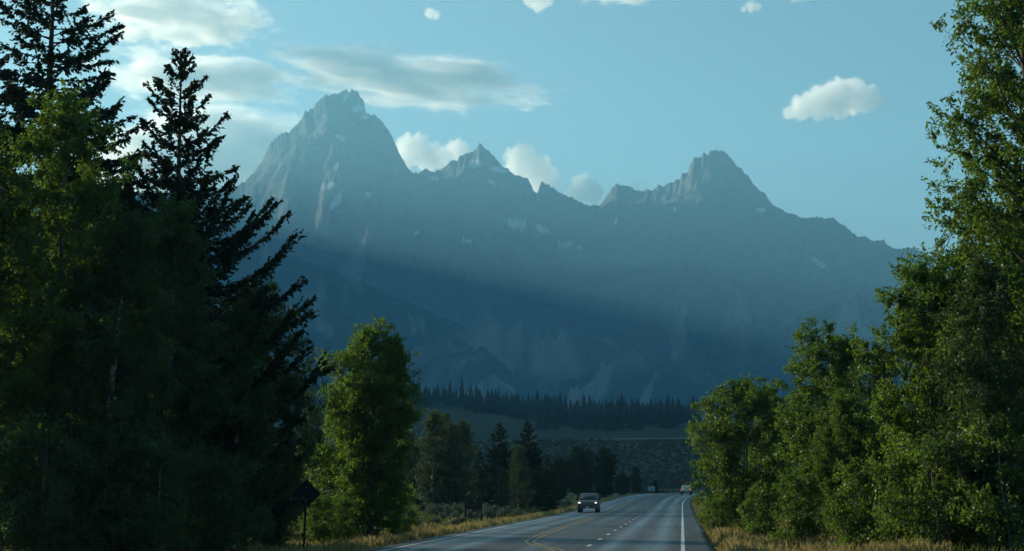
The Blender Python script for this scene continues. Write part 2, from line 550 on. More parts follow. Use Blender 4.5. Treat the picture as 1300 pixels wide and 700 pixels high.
slope = np.abs(gzr) / np.maximum(np.abs(np.gradient(RAD, axis=0)), 1)
alt = Z / 2200
n1 = fbm(X / 500, Y / 500, 5, 91); n2 = fbm(X / 90, Y / 90, 4, 92)
infront = smooth(5, 60, Z - Zmain)
forest = smooth(0.05, -0.05, alt - (0.20 + 0.26 * infront) - 0.16 * n1 - 0.03 * n2)
chute = smooth(0.12, 0.34, fbm(wx / 150, wy / 1300, 4, 96) + 0.12 * fbm(X / 400, Y / 400, 3, 97))
forest = forest * (1 - 0.9 * chute * (1 - 0.35 * infront))
scree = np.maximum(smooth(0.05, 0.35, fbm(wx / 260, wy / 900, 4, 93)), chute) * smooth(0.78, 0.5, up)
scree = np.maximum(scree, 0.9 * np.exp(-((PX - 745 - 25 * n1) / 75) ** 2 - ((ROW - 330 - 10 * n2) / 14) ** 2))
snow = np.zeros_like(Z)
for sx, sy, sw, sh, an in [(428, 257, 11, 5, -55), (418, 236, 9, 3, -12), (433, 175, 9, 3, 25), (456, 139, 12, 5, 12), (463, 148, 6, 4, 0), (441, 120, 9, 3, -60),
                           (603, 208, 9, 6, 20), (634, 216, 12, 4, 8), (655, 285, 17, 6, 8), (690, 292, 12, 4, 30), (530, 296, 4, 2, 0), (624, 232, 5, 3, 40), (470, 247, 4, 3, 60),
                           (1040, 335, 12, 2.0, 35), (856, 266, 2, 2.5, 0), (781, 282, 2, 6, 20), (552, 227, 6, 3, 0), (590, 305, 8, 2, 10), (965, 267, 6, 3, 0), (720, 312, 16, 3, 8)]:
    ca_, sa_ = math.cos(R(an)), math.sin(R(an))
    dx, dy = PX - sx, ROW - sy
    q = np.hypot((dx * ca_ + dy * sa_) / sw, (-dx * sa_ + dy * ca_) / sh)
    snow = np.maximum(snow, smooth(1.15, 0.75, q + 0.55 * n2 + 0.4 * fbm(PX / 7, ROW / 5, 3, 95)))
t = NT('mountain rock')
oc = t.coord('Object')
st = t.noise(0.006, 8, t.coord('Object', (1, 1, 3)), 0.62)
fi = t.noise(0.03, 6, oc)
rk = t.mix(st, (0.06, 0.065, 0.07), (0.17, 0.17, 0.17))
rk = t.mix(t.attr('scree'), rk, t.mix(fi, (0.19, 0.19, 0.185), (0.34, 0.335, 0.32)))
fo = t.mix(t.ramp(t.noise(0.05, 3, oc), [(0.35, 0.0), (0.65, 1.0)]), (0.010, 0.020, 0.018), (0.034, 0.048, 0.034))
rk = t.mix(t.attr('forest'), rk, fo)
rk = t.mix(t.attr('snow'), rk, (0.58, 0.60, 0.62))
M['rock'] = t.principled(rk, 0.95, spec=0.1, normal=t.bump(st, 60, 0.8))
mm = np_mesh('mountain', np.stack([X, Y, Z], -1), grid_faces(len(rr), len(mpx)), M['rock'], False)
vattr(mm, 'scree', scree); vattr(mm, 'forest', forest); vattr(mm, 'snow', snow)
mount = kind(link('mountain', mm), 'structure')

# unseen range left of frame, its crest shaped to place the low sun's shadow
_su = np.array([math.sin(R(SUN_AZ)), math.cos(R(SUN_AZ))])
arm = []
for y_, t_ in ((7400, 3700), (6800, 3750), (6000, 3900), (5000, 4200), (4000, 4550), (3000, 4950), (2000, 5400), (1000, 5950), (190, 6430)):
    q_ = np.array([0.0, y_]) + t_ * _su
    arm.append((q_[0], q_[1], float(np.interp(y_, [190, 700, 1500, 3000, 4500, 6000, 7500, 8600], [0, 130, 270, 460, 600, 730, 860, 950])) + t_ * math.tan(R(SUN_EL))))
arm = np.array(arm + [(arm[-1][0] - 500, arm[-1][1] - 900, 1250), (arm[-1][0] - 1300, arm[-1][1] - 1900, 850), (arm[-1][0] - 2600, arm[-1][1] - 3000, 500)], float)
sl = np.concatenate([[0], np.cumsum(np.linalg.norm(np.diff(arm[:, :2], axis=0), axis=1))])
s_ = np.linspace(0, sl[-1], 220)
cx, cy, cz = (np.interp(s_, sl, arm[:, k]) for k in range(3))
cz = cz + (60 * fbm(s_ / 700, s_ * 0 + .4, 4, 101)) * smooth(0, 2500, np.abs(s_ - s_[np.argmin(np.hypot(cx + 260 * 0 - arm[-4][0], cy - arm[-4][1]))]))
tx, ty = np.gradient(cx), np.gradient(cy); tl = np.hypot(tx, ty); tx, ty = tx / tl, ty / tl
ww = np.concatenate([np.linspace(-2600, 0, 50), np.linspace(40, 2200, 40)])
W, S_ = np.meshgrid(ww, s_, indexing='ij')
AX = cx[None] + ty[None] * W * -1 * -1; AY = cy[None] - tx[None] * W
pf = np.where(W < 0, np.clip(1 + W / 2600, 0, 1) ** 1.5, np.clip(1 - W / 2200, 0, 1) ** 1.5)
AZ_ = cz[None] * pf + 240 * np.sin(np.pi * pf) * (fbm(AX / 800, AY / 800, 5, 103, True) - 0.5) + 12
am = np_mesh('mountain', np.stack([AX, AY, np.maximum(AZ_, 8)], -1), grid_faces(len(ww), len(s_)), M['rock'], True)
a_alt = AZ_ / 2200 - 0.40 - 0.15 * fbm(AX / 500, AY / 500, 4, 104)
vattr(am, 'forest', smooth(0.05, -0.05, a_alt)); vattr(am, 'scree', 0 * AX); vattr(am, 'snow', 0 * AX)
kind(link('mountain', am), 'structure')

# ------------------------------------------------------------------ vegetation
def tubes(paths, radii, sides=5):
    """paths: list of (k,3) arrays, radii: list of (k,) -> quads"""
    V_, F_, base = [], [], 0
    ang = np.arange(sides) * 2 * math.pi / sides
    for p, r in zip(paths, radii):
        p = np.asarray(p, float); k = len(p)
        tn = np.gradient(p, axis=0); tn /= np.maximum(np.linalg.norm(tn, axis=1), 1e-9)[:, None]
        ref = np.where(np.abs(tn[:, 2:3]) > 0.9, np.array([[1., 0, 0]]), np.array([[0, 0, 1.]]))
        a = np.cross(tn, ref); a /= np.linalg.norm(a, axis=1)[:, None]
        b = np.cross(tn, a)
        ring = p[:, None] + np.asarray(r)[:, None, None] * (np.cos(ang)[None, :, None] * a[:, None] + np.sin(ang)[None, :, None] * b[:, None])
        V_.append(ring.reshape(-1, 3))
        i = np.arange(k - 1)[:, None] * sides + np.arange(sides)[None]
        j = np.arange(k - 1)[:, None] * sides + (np.arange(sides)[None] + 1) % sides
        F_.append((np.stack([i, j, j + sides, i + sides], -1) + base).reshape(-1, 4))
        base += k * sides
    return np.concatenate(V_), np.concatenate(F_)


def unit(v):
    return v / np.maximum(np.linalg.norm(v, axis=-1, keepdims=True), 1e-9)


def leaves(cent, axis, nrm, length, width):
    """rhombic leaves: centre, long axis, normal, sizes -> quads"""
    b = unit(np.cross(nrm, axis))
    axis = unit(axis)
    L, Wd = length[:, None] / 2, width[:, None] / 2
    fold = unit(np.cross(axis, b)) * Wd * 0.35
    v = np.stack([cent - axis * L, cent + b * Wd + fold, cent + axis * L, cent - b * Wd + fold], 1)
    n = len(cent)
    return v.reshape(-1, 3), (np.arange(n)[:, None] * 4 + np.arange(4)[None])


def deciduous(name, H, hb, rad, n_limb, clumps, per, leaf_len, aspect, seed, leaf='leaf', bark='grey_bark', lean=0.0, spread=0.5, trunks=1, sq=1.0, up=0.55):
    """rad: [(t, radius)...] crown envelope over t in 0..1 from hb to H"""
    g = np.random.default_rng(seed)
    tt, rr_ = zip(*rad)
    paths, radii, cl = [], [], []
    for q in range(trunks):
        k = 12
        hz = np.linspace(-0.2, H * (0.94 if q == 0 else g.uniform(.7, .9)), k)
        off = np.array([0., 0]) if trunks == 1 else g.normal(0, 0.35, 2)
        drift = (g.normal(0, 0.02, 2) + (0 if trunks == 1 else g.normal(0, .05, 2))) + np.array([lean, 0])
        wob = np.cumsum(g.normal(0, 0.05, (k, 2)), 0) * H / 14
        tp = np.concatenate([off + drift * hz[:, None] + wob, hz[:, None]], 1)
        tr = 0.016 * H / trunks ** .5 * (1 - np.linspace(0, 1, k) * 0.93) ** 0.9 + 0.012
        tr[0] *= 1.35
        paths.append(tp); radii.append(tr)
        for i in range(n_limb // trunks):
            t_ = (i + g.uniform(0, 1)) / (n_limb // trunks)
            t_ = t_ ** 0.85
            a = i * 2.399963 + g.normal(0, 0.4)
            ra = np.interp(t_, tt, rr_) * g.uniform(0.68, 1.06)
            ze = hb + t_ * (H - hb)
            zs = max(hb * 0.65, ze - ra * up * g.uniform(.7, 1.5) - 0.5)
            zs = min(zs, hz[-1] * 0.98)
            st = np.array([np.interp(zs, hz, tp[:, j]) for j in range(3)])
            ex, ey = (np.interp(min(ze, hz[-1]), hz, tp[:, j]) for j in range(2))
            en = np.array([ex + ra * math.cos(a), ey + ra * math.sin(a) * sq, ze])
            s = np.linspace(0, 1, 7)[:, None]
            mid = (st + en) / 2 + np.array([0, 0, -0.12 * ra]) + g.normal(0, 0.12, 3)
            lp = (1 - s) ** 2 * st + 2 * s * (1 - s) * mid + s ** 2 * en
            lr = np.linspace(0.35, 0.05, 7) * np.interp(zs, hz, tr) + 0.006
            paths.append(lp); radii.append(lr)
            nc = max(3, int(clumps * (0.5 + ra / max(rr_))))
            for c in range(nc):
                f = g.uniform(0.28, 1.05) ** 0.8
                b0 = np.array([np.interp(f, s[:, 0], lp[:, j]) for j in range(3)])
                ofs = g.normal(0, spread, 3) * np.array([1, 1, 0.85]) * (0.55 + 0.45 * ra / max(rr_))
                ofs[2] += 0.12
                ce = b0 + ofs
                cl.append(ce)
                paths.append(np.stack([b0, (b0 + ce) / 2 + np.array([0, 0, -.05]), ce])); radii.append(np.array([0.016, 0.010, 0.004]))
        for c in range(max(6, clumps // 2)):     # leader
            z_ = H - g.uniform(0, 0.16) * H
            ce = np.array([np.interp(min(z_, hz[-1]), hz, tp[:, j]) for j in range(3)]) + g.normal(0, 0.22, 3); ce[2] = z_ - abs(ce[2] - z_) * 0.1
            cl.append(ce)
    cl = np.array(cl)
    nl = g.poisson(per, len(cl))
    idx = np.repeat(np.arange(len(cl)), nl)
    rc_ = g.uniform(0.16, 0.44, len(cl)) * (spread / 0.5) ** 0.5
    o = g.normal(0, 1, (len(idx), 3)); o = unit(o) * (g.uniform(0, 1, (len(idx), 1)) ** 0.45) * rc_[idx][:, None] * np.array([1.1, 1.1, 0.95])
    # short sprigs sticking out of each clump break the ball
    sp = unit(g.normal(0, 1, (len(cl), 3)) + np.array([0, 0, .5]))
    m_ = g.uniform(0, 1, len(idx)) < 0.30
    o[m_] = sp[idx][m_] * (g.uniform(0.2, 1.9, (m_.sum(), 1)) * rc_[idx][m_][:, None]) + g.normal(0, 0.04, (m_.sum(), 3))
    ce = cl[idx] + o
    ax = unit(g.normal(0, 1, (len(idx), 3)) + np.array([0, 0, -0.5]) + unit(o) * 0.5)
    nm = unit(g.normal(0, 1, (len(idx), 3)) + np.array([0, 0, 0.6]))
    ll = leaf_len * g.uniform(0.65, 1.3, len(idx))
    v, f = leaves(ce, ax, nm, ll, ll / aspect)
    crown = np_mesh(name + ' crown', v, f, M[leaf])
    is_t = [len(p) == 12 for p in paths]
    paths = [p for p, q in zip(paths, is_t) if q] + [p for p, q in zip(paths, is_t) if not q]
    radii = [p for p, q in zip(radii, is_t) if q] + [p for p, q in zip(radii, is_t) if not q]
    v, f = tubes(paths, radii, 5)
    trunk = np_mesh(name + ' trunk', v, f, M[bark], True)
    trunk.materials.append(M['bark'])
    mi = np.ones(len(f), np.int32); mi[:sum(is_t) * 55] = 0
    trunk.polygons.foreach_set('material_index', mi)
    return trunk, crown


def spruce(name, H, rad, seed, z0=1.2, blade=0.19, whorl=0.42, lift=0.5, per_m=22, leader=True):
    """rad: [(t,radius)]; long boughs that sag and turn up at the tip, hung with twigs"""
    g = np.random.default_rng(seed)
    tt, rr_ = zip(*rad)
    k = 14
    hz = np.linspace(-0.3, H, k)
    wob = np.cumsum(g.normal(0, 0.02, (k, 2)), 0)
    tp = np.concatenate([wob, hz[:, None]], 1)
    paths, radii = [tp], [0.0135 * H * (1 - np.linspace(0, 1, k)) ** 0.85 + 0.012]
    tw_s, tw_d, tw_l = [], [], []
    z, ph = z0, 0.0
    while z < H - 0.25:
        t_ = (z - z0) / (H - z0)
        ra0 = np.interp(t_, tt, rr_)
        nb = g.integers(5, 8) if t_ < .66 else g.integers(4, 6)
        ph += g.uniform(0.4, 1.2)
        for b in range(nb):
            if g.uniform() < 0.10: continue
            ra = ra0 * g.uniform(0.6, 1.08)
            if ra < 0.12: continue
            a = ph + b * 2 * math.pi / nb + g.normal(0, 0.25)
            m = 7
            s = np.linspace(0, 1, m)
            sag = np.interp(t_, [0, .55, .85, 1], [-0.30, -0.10, 0.25, 0.8])
            zz = z + g.normal(0, .16) + ra * (sag * g.uniform(.6, 1.5) * s + lift * g.uniform(.5, 1.25) * np.interp(t_, [0, .5, 1], [.75, .85, .4]) * s ** 2.6)
            dr = np.array([math.cos(a), math.sin(a)])
            side = np.array([-dr[1], dr[0]]) * g.normal(0, 0.16) * ra
            bp = np.concatenate([np.interp(z, hz, tp[:, 0]) + (dr[0] * ra * s + side[0] * s ** 2)[:, None], np.interp(z, hz, tp[:, 1]) + (dr[1] * ra * s + side[1] * s ** 2)[:, None], zz[:, None]], 1)
            paths.append(bp); radii.append(np.linspace(0.012 * ra + 0.008, 0.006, m))
            nt = max(3, int(ra * per_m))
            f = g.uniform(0.12, 1.0, nt) ** 0.8
            pos = np.stack([np.interp(f, s, bp[:, j]) for j in range(3)], -1)
            tang = unit(np.stack([np.interp(f, s, np.gradient(bp[:, j])) for j in range(3)], -1))
            sd = np.stack([-np.full(nt, dr[1]), np.full(nt, dr[0]), np.zeros(nt)], -1) * np.where(g.uniform(size=nt) < .5, -1, 1)[:, None]
            dd = unit(tang * g.uniform(.3, 1.0, (nt, 1)) + sd * g.uniform(.2, 1.0, (nt, 1)) + np.array([0, 0, 1]) * g.normal(-.28, .35, (nt, 1)))
            ln = (0.15 + 0.34 * (1 - f) * min(ra, 2.2) / 2.2 + 0.07 * min(ra, 1.5)) * g.uniform(.6, 1.3, nt)
            tw_s.append(pos); tw_d.append(dd); tw_l.append(ln)
            # the tip
            tw_s.append(bp[-2:-1].repeat(4, 0)); tw_d.append(unit((bp[-1] - bp[-2])[None] + g.normal(0, .12 * np.linalg.norm(bp[-1] - bp[-2]), (4, 3)))); tw_l.append(g.uniform(.8, 1.25, 4) * np.linalg.norm(bp[-1] - bp[-2]) + 0.1)
        z += whorl * g.uniform(.7, 1.3) * (.74 if t_ < .66 else .95)
    S0, D0, L0 = np.concatenate(tw_s), np.concatenate(tw_d), np.concatenate(tw_l)
    if leader:
        S0 = np.concatenate([S0, np.stack([np.zeros(30) + wob[-1, 0], np.zeros(30) + wob[-1, 1], np.linspace(H - 1.3, H, 30)], -1)])
        D0 = np.concatenate([D0, unit(g.normal(0, .6, (30, 3)) + np.array([0, 0, .8]))]); L0 = np.concatenate([L0, np.full(30, .22)])
    npt = np.maximum(2, (L0 / blade * 2.7).astype(int) + 1)
    idx = np.repeat(np.arange(len(S0)), npt)
    f = g.uniform(0, 1, len(idx))
    c = S0[idx] + D0[idx] * (L0[idx] * f)[:, None] + g.normal(0, 0.018, (len(idx), 3))
    ax = unit(D0[idx] * 1.1 + g.normal(0, .55, (len(idx), 3)) + np.array([0, 0, -.15]))
    nm = unit(g.normal(0, 1, (len(idx), 3)) + np.array([0, 0, .5]))
    ll = blade * g.uniform(.6, 1.3, len(idx))
    v, fc = leaves(c, ax, nm, ll, ll * 0.46)
    crown = np_mesh(name + ' crown', v, fc, M['needle'])
    v, fc = tubes(paths, radii, 5)
    return np_mesh(name + ' trunk', v, fc, M['bark'], True), crown


def plant(name, meshes, px, py, label, cat, group=None, rz=0.0, s=1.0, Y=None, dz=0.0, sxy=1.0):
    """stands on the ground where the photo pixel (px, py) meets it, or at forward distance Y"""
    if Y is None:
        dy = ray(px, py); Y = CAM_H / -dy[2] * dy[1]
    p = at(px, HZ, Y)
    for _ in range(3):
        z = float(terrain(p[0], p[1]))
        depth = Y * CP + (z - CAM_H) * SP
        p = np.array([(px - 650) / F_PX * depth, Y, z])
    o = empty(name, (p[0], p[1], z + dz), label, cat, group, rz, s)
    o.scale = (s * sxy, s * sxy, s)
    for nm, me in zip(('trunk', 'crown'), meshes):
        link(nm, me, o)
    return o


# prototypes -------------------------------------------------------
P_S1 = spruce('tall spruce', 22.5, [(0, 4.3), (.35, 4.2), (.6, 3.6), (.8, 2.3), (.93, 1.0), (1, .15)], 11, lift=0.35, per_m=21)
P_S2 = spruce('upswept spruce', 18.2, [(0, 5.0), (.3, 5.3), (.44, 5.0), (.58, 3.7), (.69, 2.2), (.8, 1.7), (.89, 1.0), (1, .10)], 12, lift=0.7, per_m=24)
P_A1 = deciduous('tall cottonwood', 16.5, 2.0, [(0, 2.2), (.35, 3.0), (.7, 2.6), (.9, 1.4), (1, .4)], 44, 18, 90, .125, 1.5, 21, up=1.0)
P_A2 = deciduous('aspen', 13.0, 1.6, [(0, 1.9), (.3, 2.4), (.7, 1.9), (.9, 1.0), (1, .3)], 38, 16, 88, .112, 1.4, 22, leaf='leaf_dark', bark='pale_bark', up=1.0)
P_L1 = deciduous('lone cottonwood', 9.5, 0.7, [(0, 1.2), (.2, 1.55), (.4, 1.9), (.6, 2.35), (.78, 2.2), (.9, 1.6), (1, .6)], 56, 16, 84, .112, 1.5, 23, spread=.36)
P_R1 = deciduous('round cottonwood', 8.0, 0.8, [(0, 1.7), (.25, 2.6), (.55, 3.0), (.8, 2.5), (.93, 1.7), (1, .9)], 54, 14, 80, .115, 1.5, 24, spread=.42, trunks=3)
P_R2 = deciduous('feathery cottonwood', 10.0, 1.2, [(0, 1.6), (.35, 2.0), (.7, 1.7), (.88, 1.1), (1, .35)], 46, 14, 82, .112, 1.7, 25, spread=.40, trunks=2, up=1.5)
P_R5 = deciduous('tall narrow-leaved cottonwood', 19.5, 2.5, [(0, 2.3), (.3, 3.0), (.6, 3.1), (.8, 2.5), (.92, 1.5), (1, .5)], 56, 17, 76, .16, 2.3, 26, spread=.55, up=.8)
P_R4 = deciduous('broad cottonwood', 10.5, 0.9, [(0, 1.6), (.3, 2.3), (.6, 2.5), (.8, 2.0), (.93, 1.35), (1, .6)], 56, 16, 84, .12, 1.6, 29, spread=.40, trunks=2)
P_B1 = deciduous('willow bush', 3.2, 0.1, [(0, 1.0), (.4, 1.3), (.8, 0.9), (1, .3)], 20, 10, 56, .11, 1.8, 27, spread=.30, trunks=3, up=1.3)
P_Y1 = deciduous('young aspen', 6.5, 0.7, [(0, .9), (.4, 1.1), (.8, .7), (1, .2)], 26, 9, 48, .11, 1.3, 28, leaf='leaf_grey', bark='pale_bark', spread=.30, up=1.2)
P_C1 = spruce('roadside conifer', 9.0, [(0, 2.1), (.3, 2.1), (.6, 1.55), (.85, .7), (1, .1)], 13, z0=.3, blade=.24, whorl=.30, lift=.3, per_m=20)

def recolour(meshes, mat):
    c = meshes[1].copy(); c.materials.clear(); c.materials.append(M[mat])
    return meshes[0], c


P_B2, P_D1, P_D2, P_D3 = recolour(P_B1, 'leaf_dark'), recolour(P_R1, 'leaf_shade'), recolour(P_L1, 'leaf_shade'), recolour(P_R2, 'leaf_shade')  # darker-leaved copies: shade painted into the crowns by the bend and left bushes
# left mass
GL = 'trees crowding the left verge'
plant('spruce_tree', P_S1, 38, 0, 'tallest dark spruce at the far left, its top cut off by the frame', 'tree', GL, 0.4, 1.0, Y=58)
plant('spruce_tree', P_S2, 216, 0, 'dark spruce with pointed top and upturned boughs left of the highest peak', 'tree', GL, 1.1, 1.0, Y=60)
plant('spruce_tree', P_S1, -70, 0, 'dark spruce at the left frame edge behind the tallest spruce', 'tree', GL, 2.4, 0.9, Y=62)
plant('spruce_tree', P_S2, 120, 0, 'shorter dark spruce in the gap between the two tall left spruces', 'tree', GL, 3.0, 0.70, Y=62)
plant('cottonwood_tree', P_A1, 62, 0, 'yellow green sunlit cottonwood in front of the tallest left spruce', 'tree', GL, 0.2, 0.86, Y=50)
plant('cottonwood_tree', P_A1, -25, 0, 'cottonwood cut by the left edge of the frame, low in shade', 'tree', GL, 1.9, 0.80, Y=49)
plant('aspen_tree', P_A2, 205, 0, 'green aspen in front of the trunk of the upswept spruce', 'tree', GL, 0.9, 0.88, Y=54)
plant('aspen_tree', P_A2, 130, 0, 'shaded aspen between the sunlit cottonwood and the upswept spruce', 'tree', GL, 2.2, 0.80, Y=49)
plant('aspen_tree', P_A2, 300, 0, 'shaded aspen under the right boughs of the upswept spruce', 'tree', GL, 4.1, 0.66, Y=57)
plant('aspen_tree', P_Y1, 322, 0, 'slim aspen with a pale trunk left of the diamond sign', 'tree', GL, 0.3, 0.92, Y=63)
plant('aspen_tree', P_Y1, 362, 0, 'young aspen behind the diamond sign post', 'tree', GL, 2.3, 0.72, Y=74)
plant('aspen_tree', P_A2, 338, 0, 'shaded aspen at the right end of the left trees reaching out over the blue slope', 'tree', GL, 5.1, 0.74, Y=61)
GB = 'bushes under the left trees'
for i, (px, Y, s, lb) in enumerate([(20, 46, 1.2, 'dark bush in the bottom left corner'), (110, 47, 1.1, 'dark bush under the left cottonwoods'), (195, 48, 1.15, 'dark bush at the foot of the aspens on the left'),
                                    (262, 51, 1.0, 'dark bush right of the aspen trunks at the bottom edge'), (335, 61, .75, 'green bush at the foot of the slim pale trunk')]):
    plant('willow_bush', P_B2, px, 0, lb, 'bush', GB, i * 1.3, s, Y=Y)

# lone tree by the road and its bushes
plant('cottonwood_tree', P_L1, 468, 0, 'lone sunlit cottonwood standing left of the road in front of the forest ridge', 'tree', None, 0.5, 1.0, Y=75)
plant('willow_bush', P_B1, 424, 0, 'tall leafy bush on the left side of the lone cottonwood', 'bush', None, 0.5, 1.35, Y=77)
plant('willow_bush', P_B1, 436, 0, 'small bright green bush at the left foot of the lone cottonwood', 'bush', None, 2.5, .62, Y=70)
plant('willow_bush', P_B1, 408, 0, 'low green bush right beside the diamond sign', 'bush', None, 3.5, .6, Y=68)
plant('willow_bush', P_B1, 512, 0, 'dark leafy bush on the right side of the lone cottonwood', 'bush', None, 1.5, .75, Y=82)
plant('aspen_tree', P_Y1, 392, 0, 'pale young aspen between the left spruces and the lone cottonwood', 'tree', None, 1.0, 1.15, Y=110)

# middle group
GM = 'trees along the far left side of the road'
for i, (pm, px, Y, s, lb) in enumerate([
        (P_Y1, 520, 150, 1.1, 'greyish young aspen just right of the lone cottonwood'), (P_Y1, 548, 146, 1.36, 'tallest greyish aspen of the clump right of the lone cottonwood'),
        (P_Y1, 572, 147, 1.2, 'greyish aspen behind the brown board sign'), (P_Y1, 590, 150, 1.25, 'greyish aspen on the right edge of the aspen clump'),
        (P_Y1, 562, 150, 1.34, 'aspen at the back of the clump between lone cottonwood and conifers'),
        (P_C1, 636, 172, 0.98, 'left one of the two tall conifers left of the oncoming pickup'), (P_C1, 672, 165, 1.0, 'right and taller of the two conifers left of the oncoming pickup'),
        (P_C1, 694, 172, 0.62, 'short conifer leaning against the right tall conifer'), (P_C1, 608, 176, 0.66, 'short conifer between the aspens and the two tall conifers'),
        (P_Y1, 658, 150, 0.95, 'thin aspen with bare pale trunk in front of the two tall conifers'), (P_Y1, 640, 146, .62, 'small leafy aspen at the foot of the left tall conifer')]):
    plant('conifer_tree' if pm is P_C1 else 'aspen_tree', pm, px, 0, lb, 'tree', GM, i * 1.7, s, Y=Y)
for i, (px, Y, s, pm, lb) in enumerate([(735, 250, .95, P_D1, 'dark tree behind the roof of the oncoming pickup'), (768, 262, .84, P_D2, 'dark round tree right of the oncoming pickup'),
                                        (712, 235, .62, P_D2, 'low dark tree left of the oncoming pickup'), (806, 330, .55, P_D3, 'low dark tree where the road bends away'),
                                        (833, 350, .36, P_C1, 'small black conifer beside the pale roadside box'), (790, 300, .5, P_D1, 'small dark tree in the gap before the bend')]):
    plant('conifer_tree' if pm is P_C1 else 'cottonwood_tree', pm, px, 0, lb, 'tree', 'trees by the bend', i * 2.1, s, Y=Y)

# right mass
GR = 'trees along the right verge'
plant('cottonwood_tree', P_R1, 949, 0, 'rounded leafy cottonwood nearest the road on the right', 'tree', GR, 4.6, 0.95, Y=82)
plant('cottonwood_tree', P_R2, 1042, 0, 'tall feathery cottonwood right of the rounded tree', 'tree', GR, 0.2, 0.93, Y=74, sxy=1.2)
plant('cottonwood_tree', P_R2, 985, 0, 'shaded cottonwood in the gap behind the rounded tree', 'tree', GR, 2.2, 0.74, Y=90)
plant('cottonwood_tree', P_L1, 1078, 0, 'lower yellow green cottonwood in front of the feathery one', 'tree', GR, 1.2, 0.58, Y=63)
plant('cottonwood_tree', P_R4, 1178, 0, 'broad cottonwood whose left edge cuts across the mountain slope', 'tree', GR, 2.0, 0.93, Y=56)
plant('cottonwood_tree', P_R5, 1322, 0, 'tallest cottonwood on the right, rising past the top edge', 'tree', GR, 0.4, 1.02, Y=53)
plant('cottonwood_tree', P_R4, 1272, 0, 'cottonwood between the broad one and the tallest on the right', 'tree', GR, 1.0, 1.15, Y=59)
plant('aspen_tree', P_A2, 1258, 0, 'slender aspen with white bark trunk at the right edge', 'tree', GR, 3.1, 0.68, Y=50)
plant('aspen_tree', P_A2, 1120, 0, 'shaded aspen behind the lower yellow green cottonwood', 'tree', GR, 1.1, 0.60, Y=68)
for i, (px, Y, s, lb) in enumerate([(912, 78, .52, 'small bush under the left side of the rounded tree'), (908, 104, .5, 'small bush by the road edge behind the rounded tree'), (970, 74, .75, 'bush at the right foot of the rounded tree'),
                                    (1022, 66, .85, 'bush at the foot of the feathery cottonwood'), (1085, 57, .9, 'bush in front of the lower yellow green cottonwood'), (1150, 52, 1.0, 'dark bush below the broad cottonwood'),
                                    (1215, 50, 1.1, 'dark bush left of the white trunk'), (1290, 49, 1.2, 'dark bush in the bottom right corner'), (915, 150, .8, 'dark bush just right of the white pickup'), (912, 190, .9, 'dark tree like bush farther along the right verge')]):
    plant('willow_bush', P_B1, px, 0, lb, 'bush', 'bushes along the right verge', i * 1.1, s, Y=Y)

# forest on the ridge: small trees, each one object
def far_conifer(seed):
    g = np.random.default_rng(seed)
    V_, F_, b = [], [], 0
    H = 1.0
    for k in range(13):
        t_ = k / 12
        zt = 0.10 + t_ * 0.84
        r = 0.155 * (1 - t_) ** 0.85 + 0.012
        m = 9
        a = np.arange(m) * 2 * math.pi / m + g.uniform(0, 6)
        rr2 = r * g.uniform(0.6, 1.2, m)
        tip = np.array([[g.normal(0, .006), g.normal(0, .006), zt + 0.13]])
        ring = np.stack([np.cos(a) * rr2, np.sin(a) * rr2, zt - 0.02 + g.normal(0, .012, m)], -1)
        V_ += [tip, ring]
        for j in range(m):
            F_.append((b, b + 1 + j, b + 1 + (j + 1) % m))
        b += 1 + m
    v, f = tubes([np.array([[0, 0, -.05], [0, 0, .5], [0, 0, .97]])], [np.array([.018, .012, .002])], 4)
    f3 = np.concatenate([f[:, [0, 1, 2]], f[:, [0, 2, 3]]]) + b
    return np_mesh('far conifer', np.concatenate(V_ + [v]), np.concatenate([np.array(F_), f3]), M['needle_far'])


FC = [far_conifer(200 + i) for i in range(5)]
g = np.random.default_rng(77)
low = lambda px: np.interp(px, [340, 420, 520, 560, 620, 700, 760, 820, 890], [534, 536, 514, 514, 526, 545, 550, 543, 541])
cnt = 0
tries = 0
while cnt < 285 and tries < 6000:
    tries += 1
    px = g.uniform(350, 890)
    if 425 < px < 525 and g.uniform() < .8: continue
    d = 1730 - 640 * g.uniform(0, 1) if cnt > 90 else g.uniform(1670, 1730)
    if cnt < 90: px = 352 + cnt * 6.0 + g.normal(0, 1.6)
    x_, y_ = d * math.sin(az_of(px)), d * math.cos(az_of(px))
    z_ = float(terrain(x_, y_))
    q, row = to_px(x_, y_, z_)
    if row > low(px) + g.normal(0, 3): continue
    h = g.uniform(15, 25) * (1.0 if g.uniform() > .12 else 1.2)
    o = link('conifer_tree', FC[g.integers(0, 5)], None, (x_, y_, z_ - .5))
    o.scale = (h * g.uniform(1.1, 1.6),) * 2 + (h,)
    o.rotation_euler = (0, 0, g.uniform(0, 6))
    tag(o, 'small dark conifer in the forest belt along the ridge under the mountains', 'tree', 'conifers of the forest belt on the ridge')
    cnt += 1
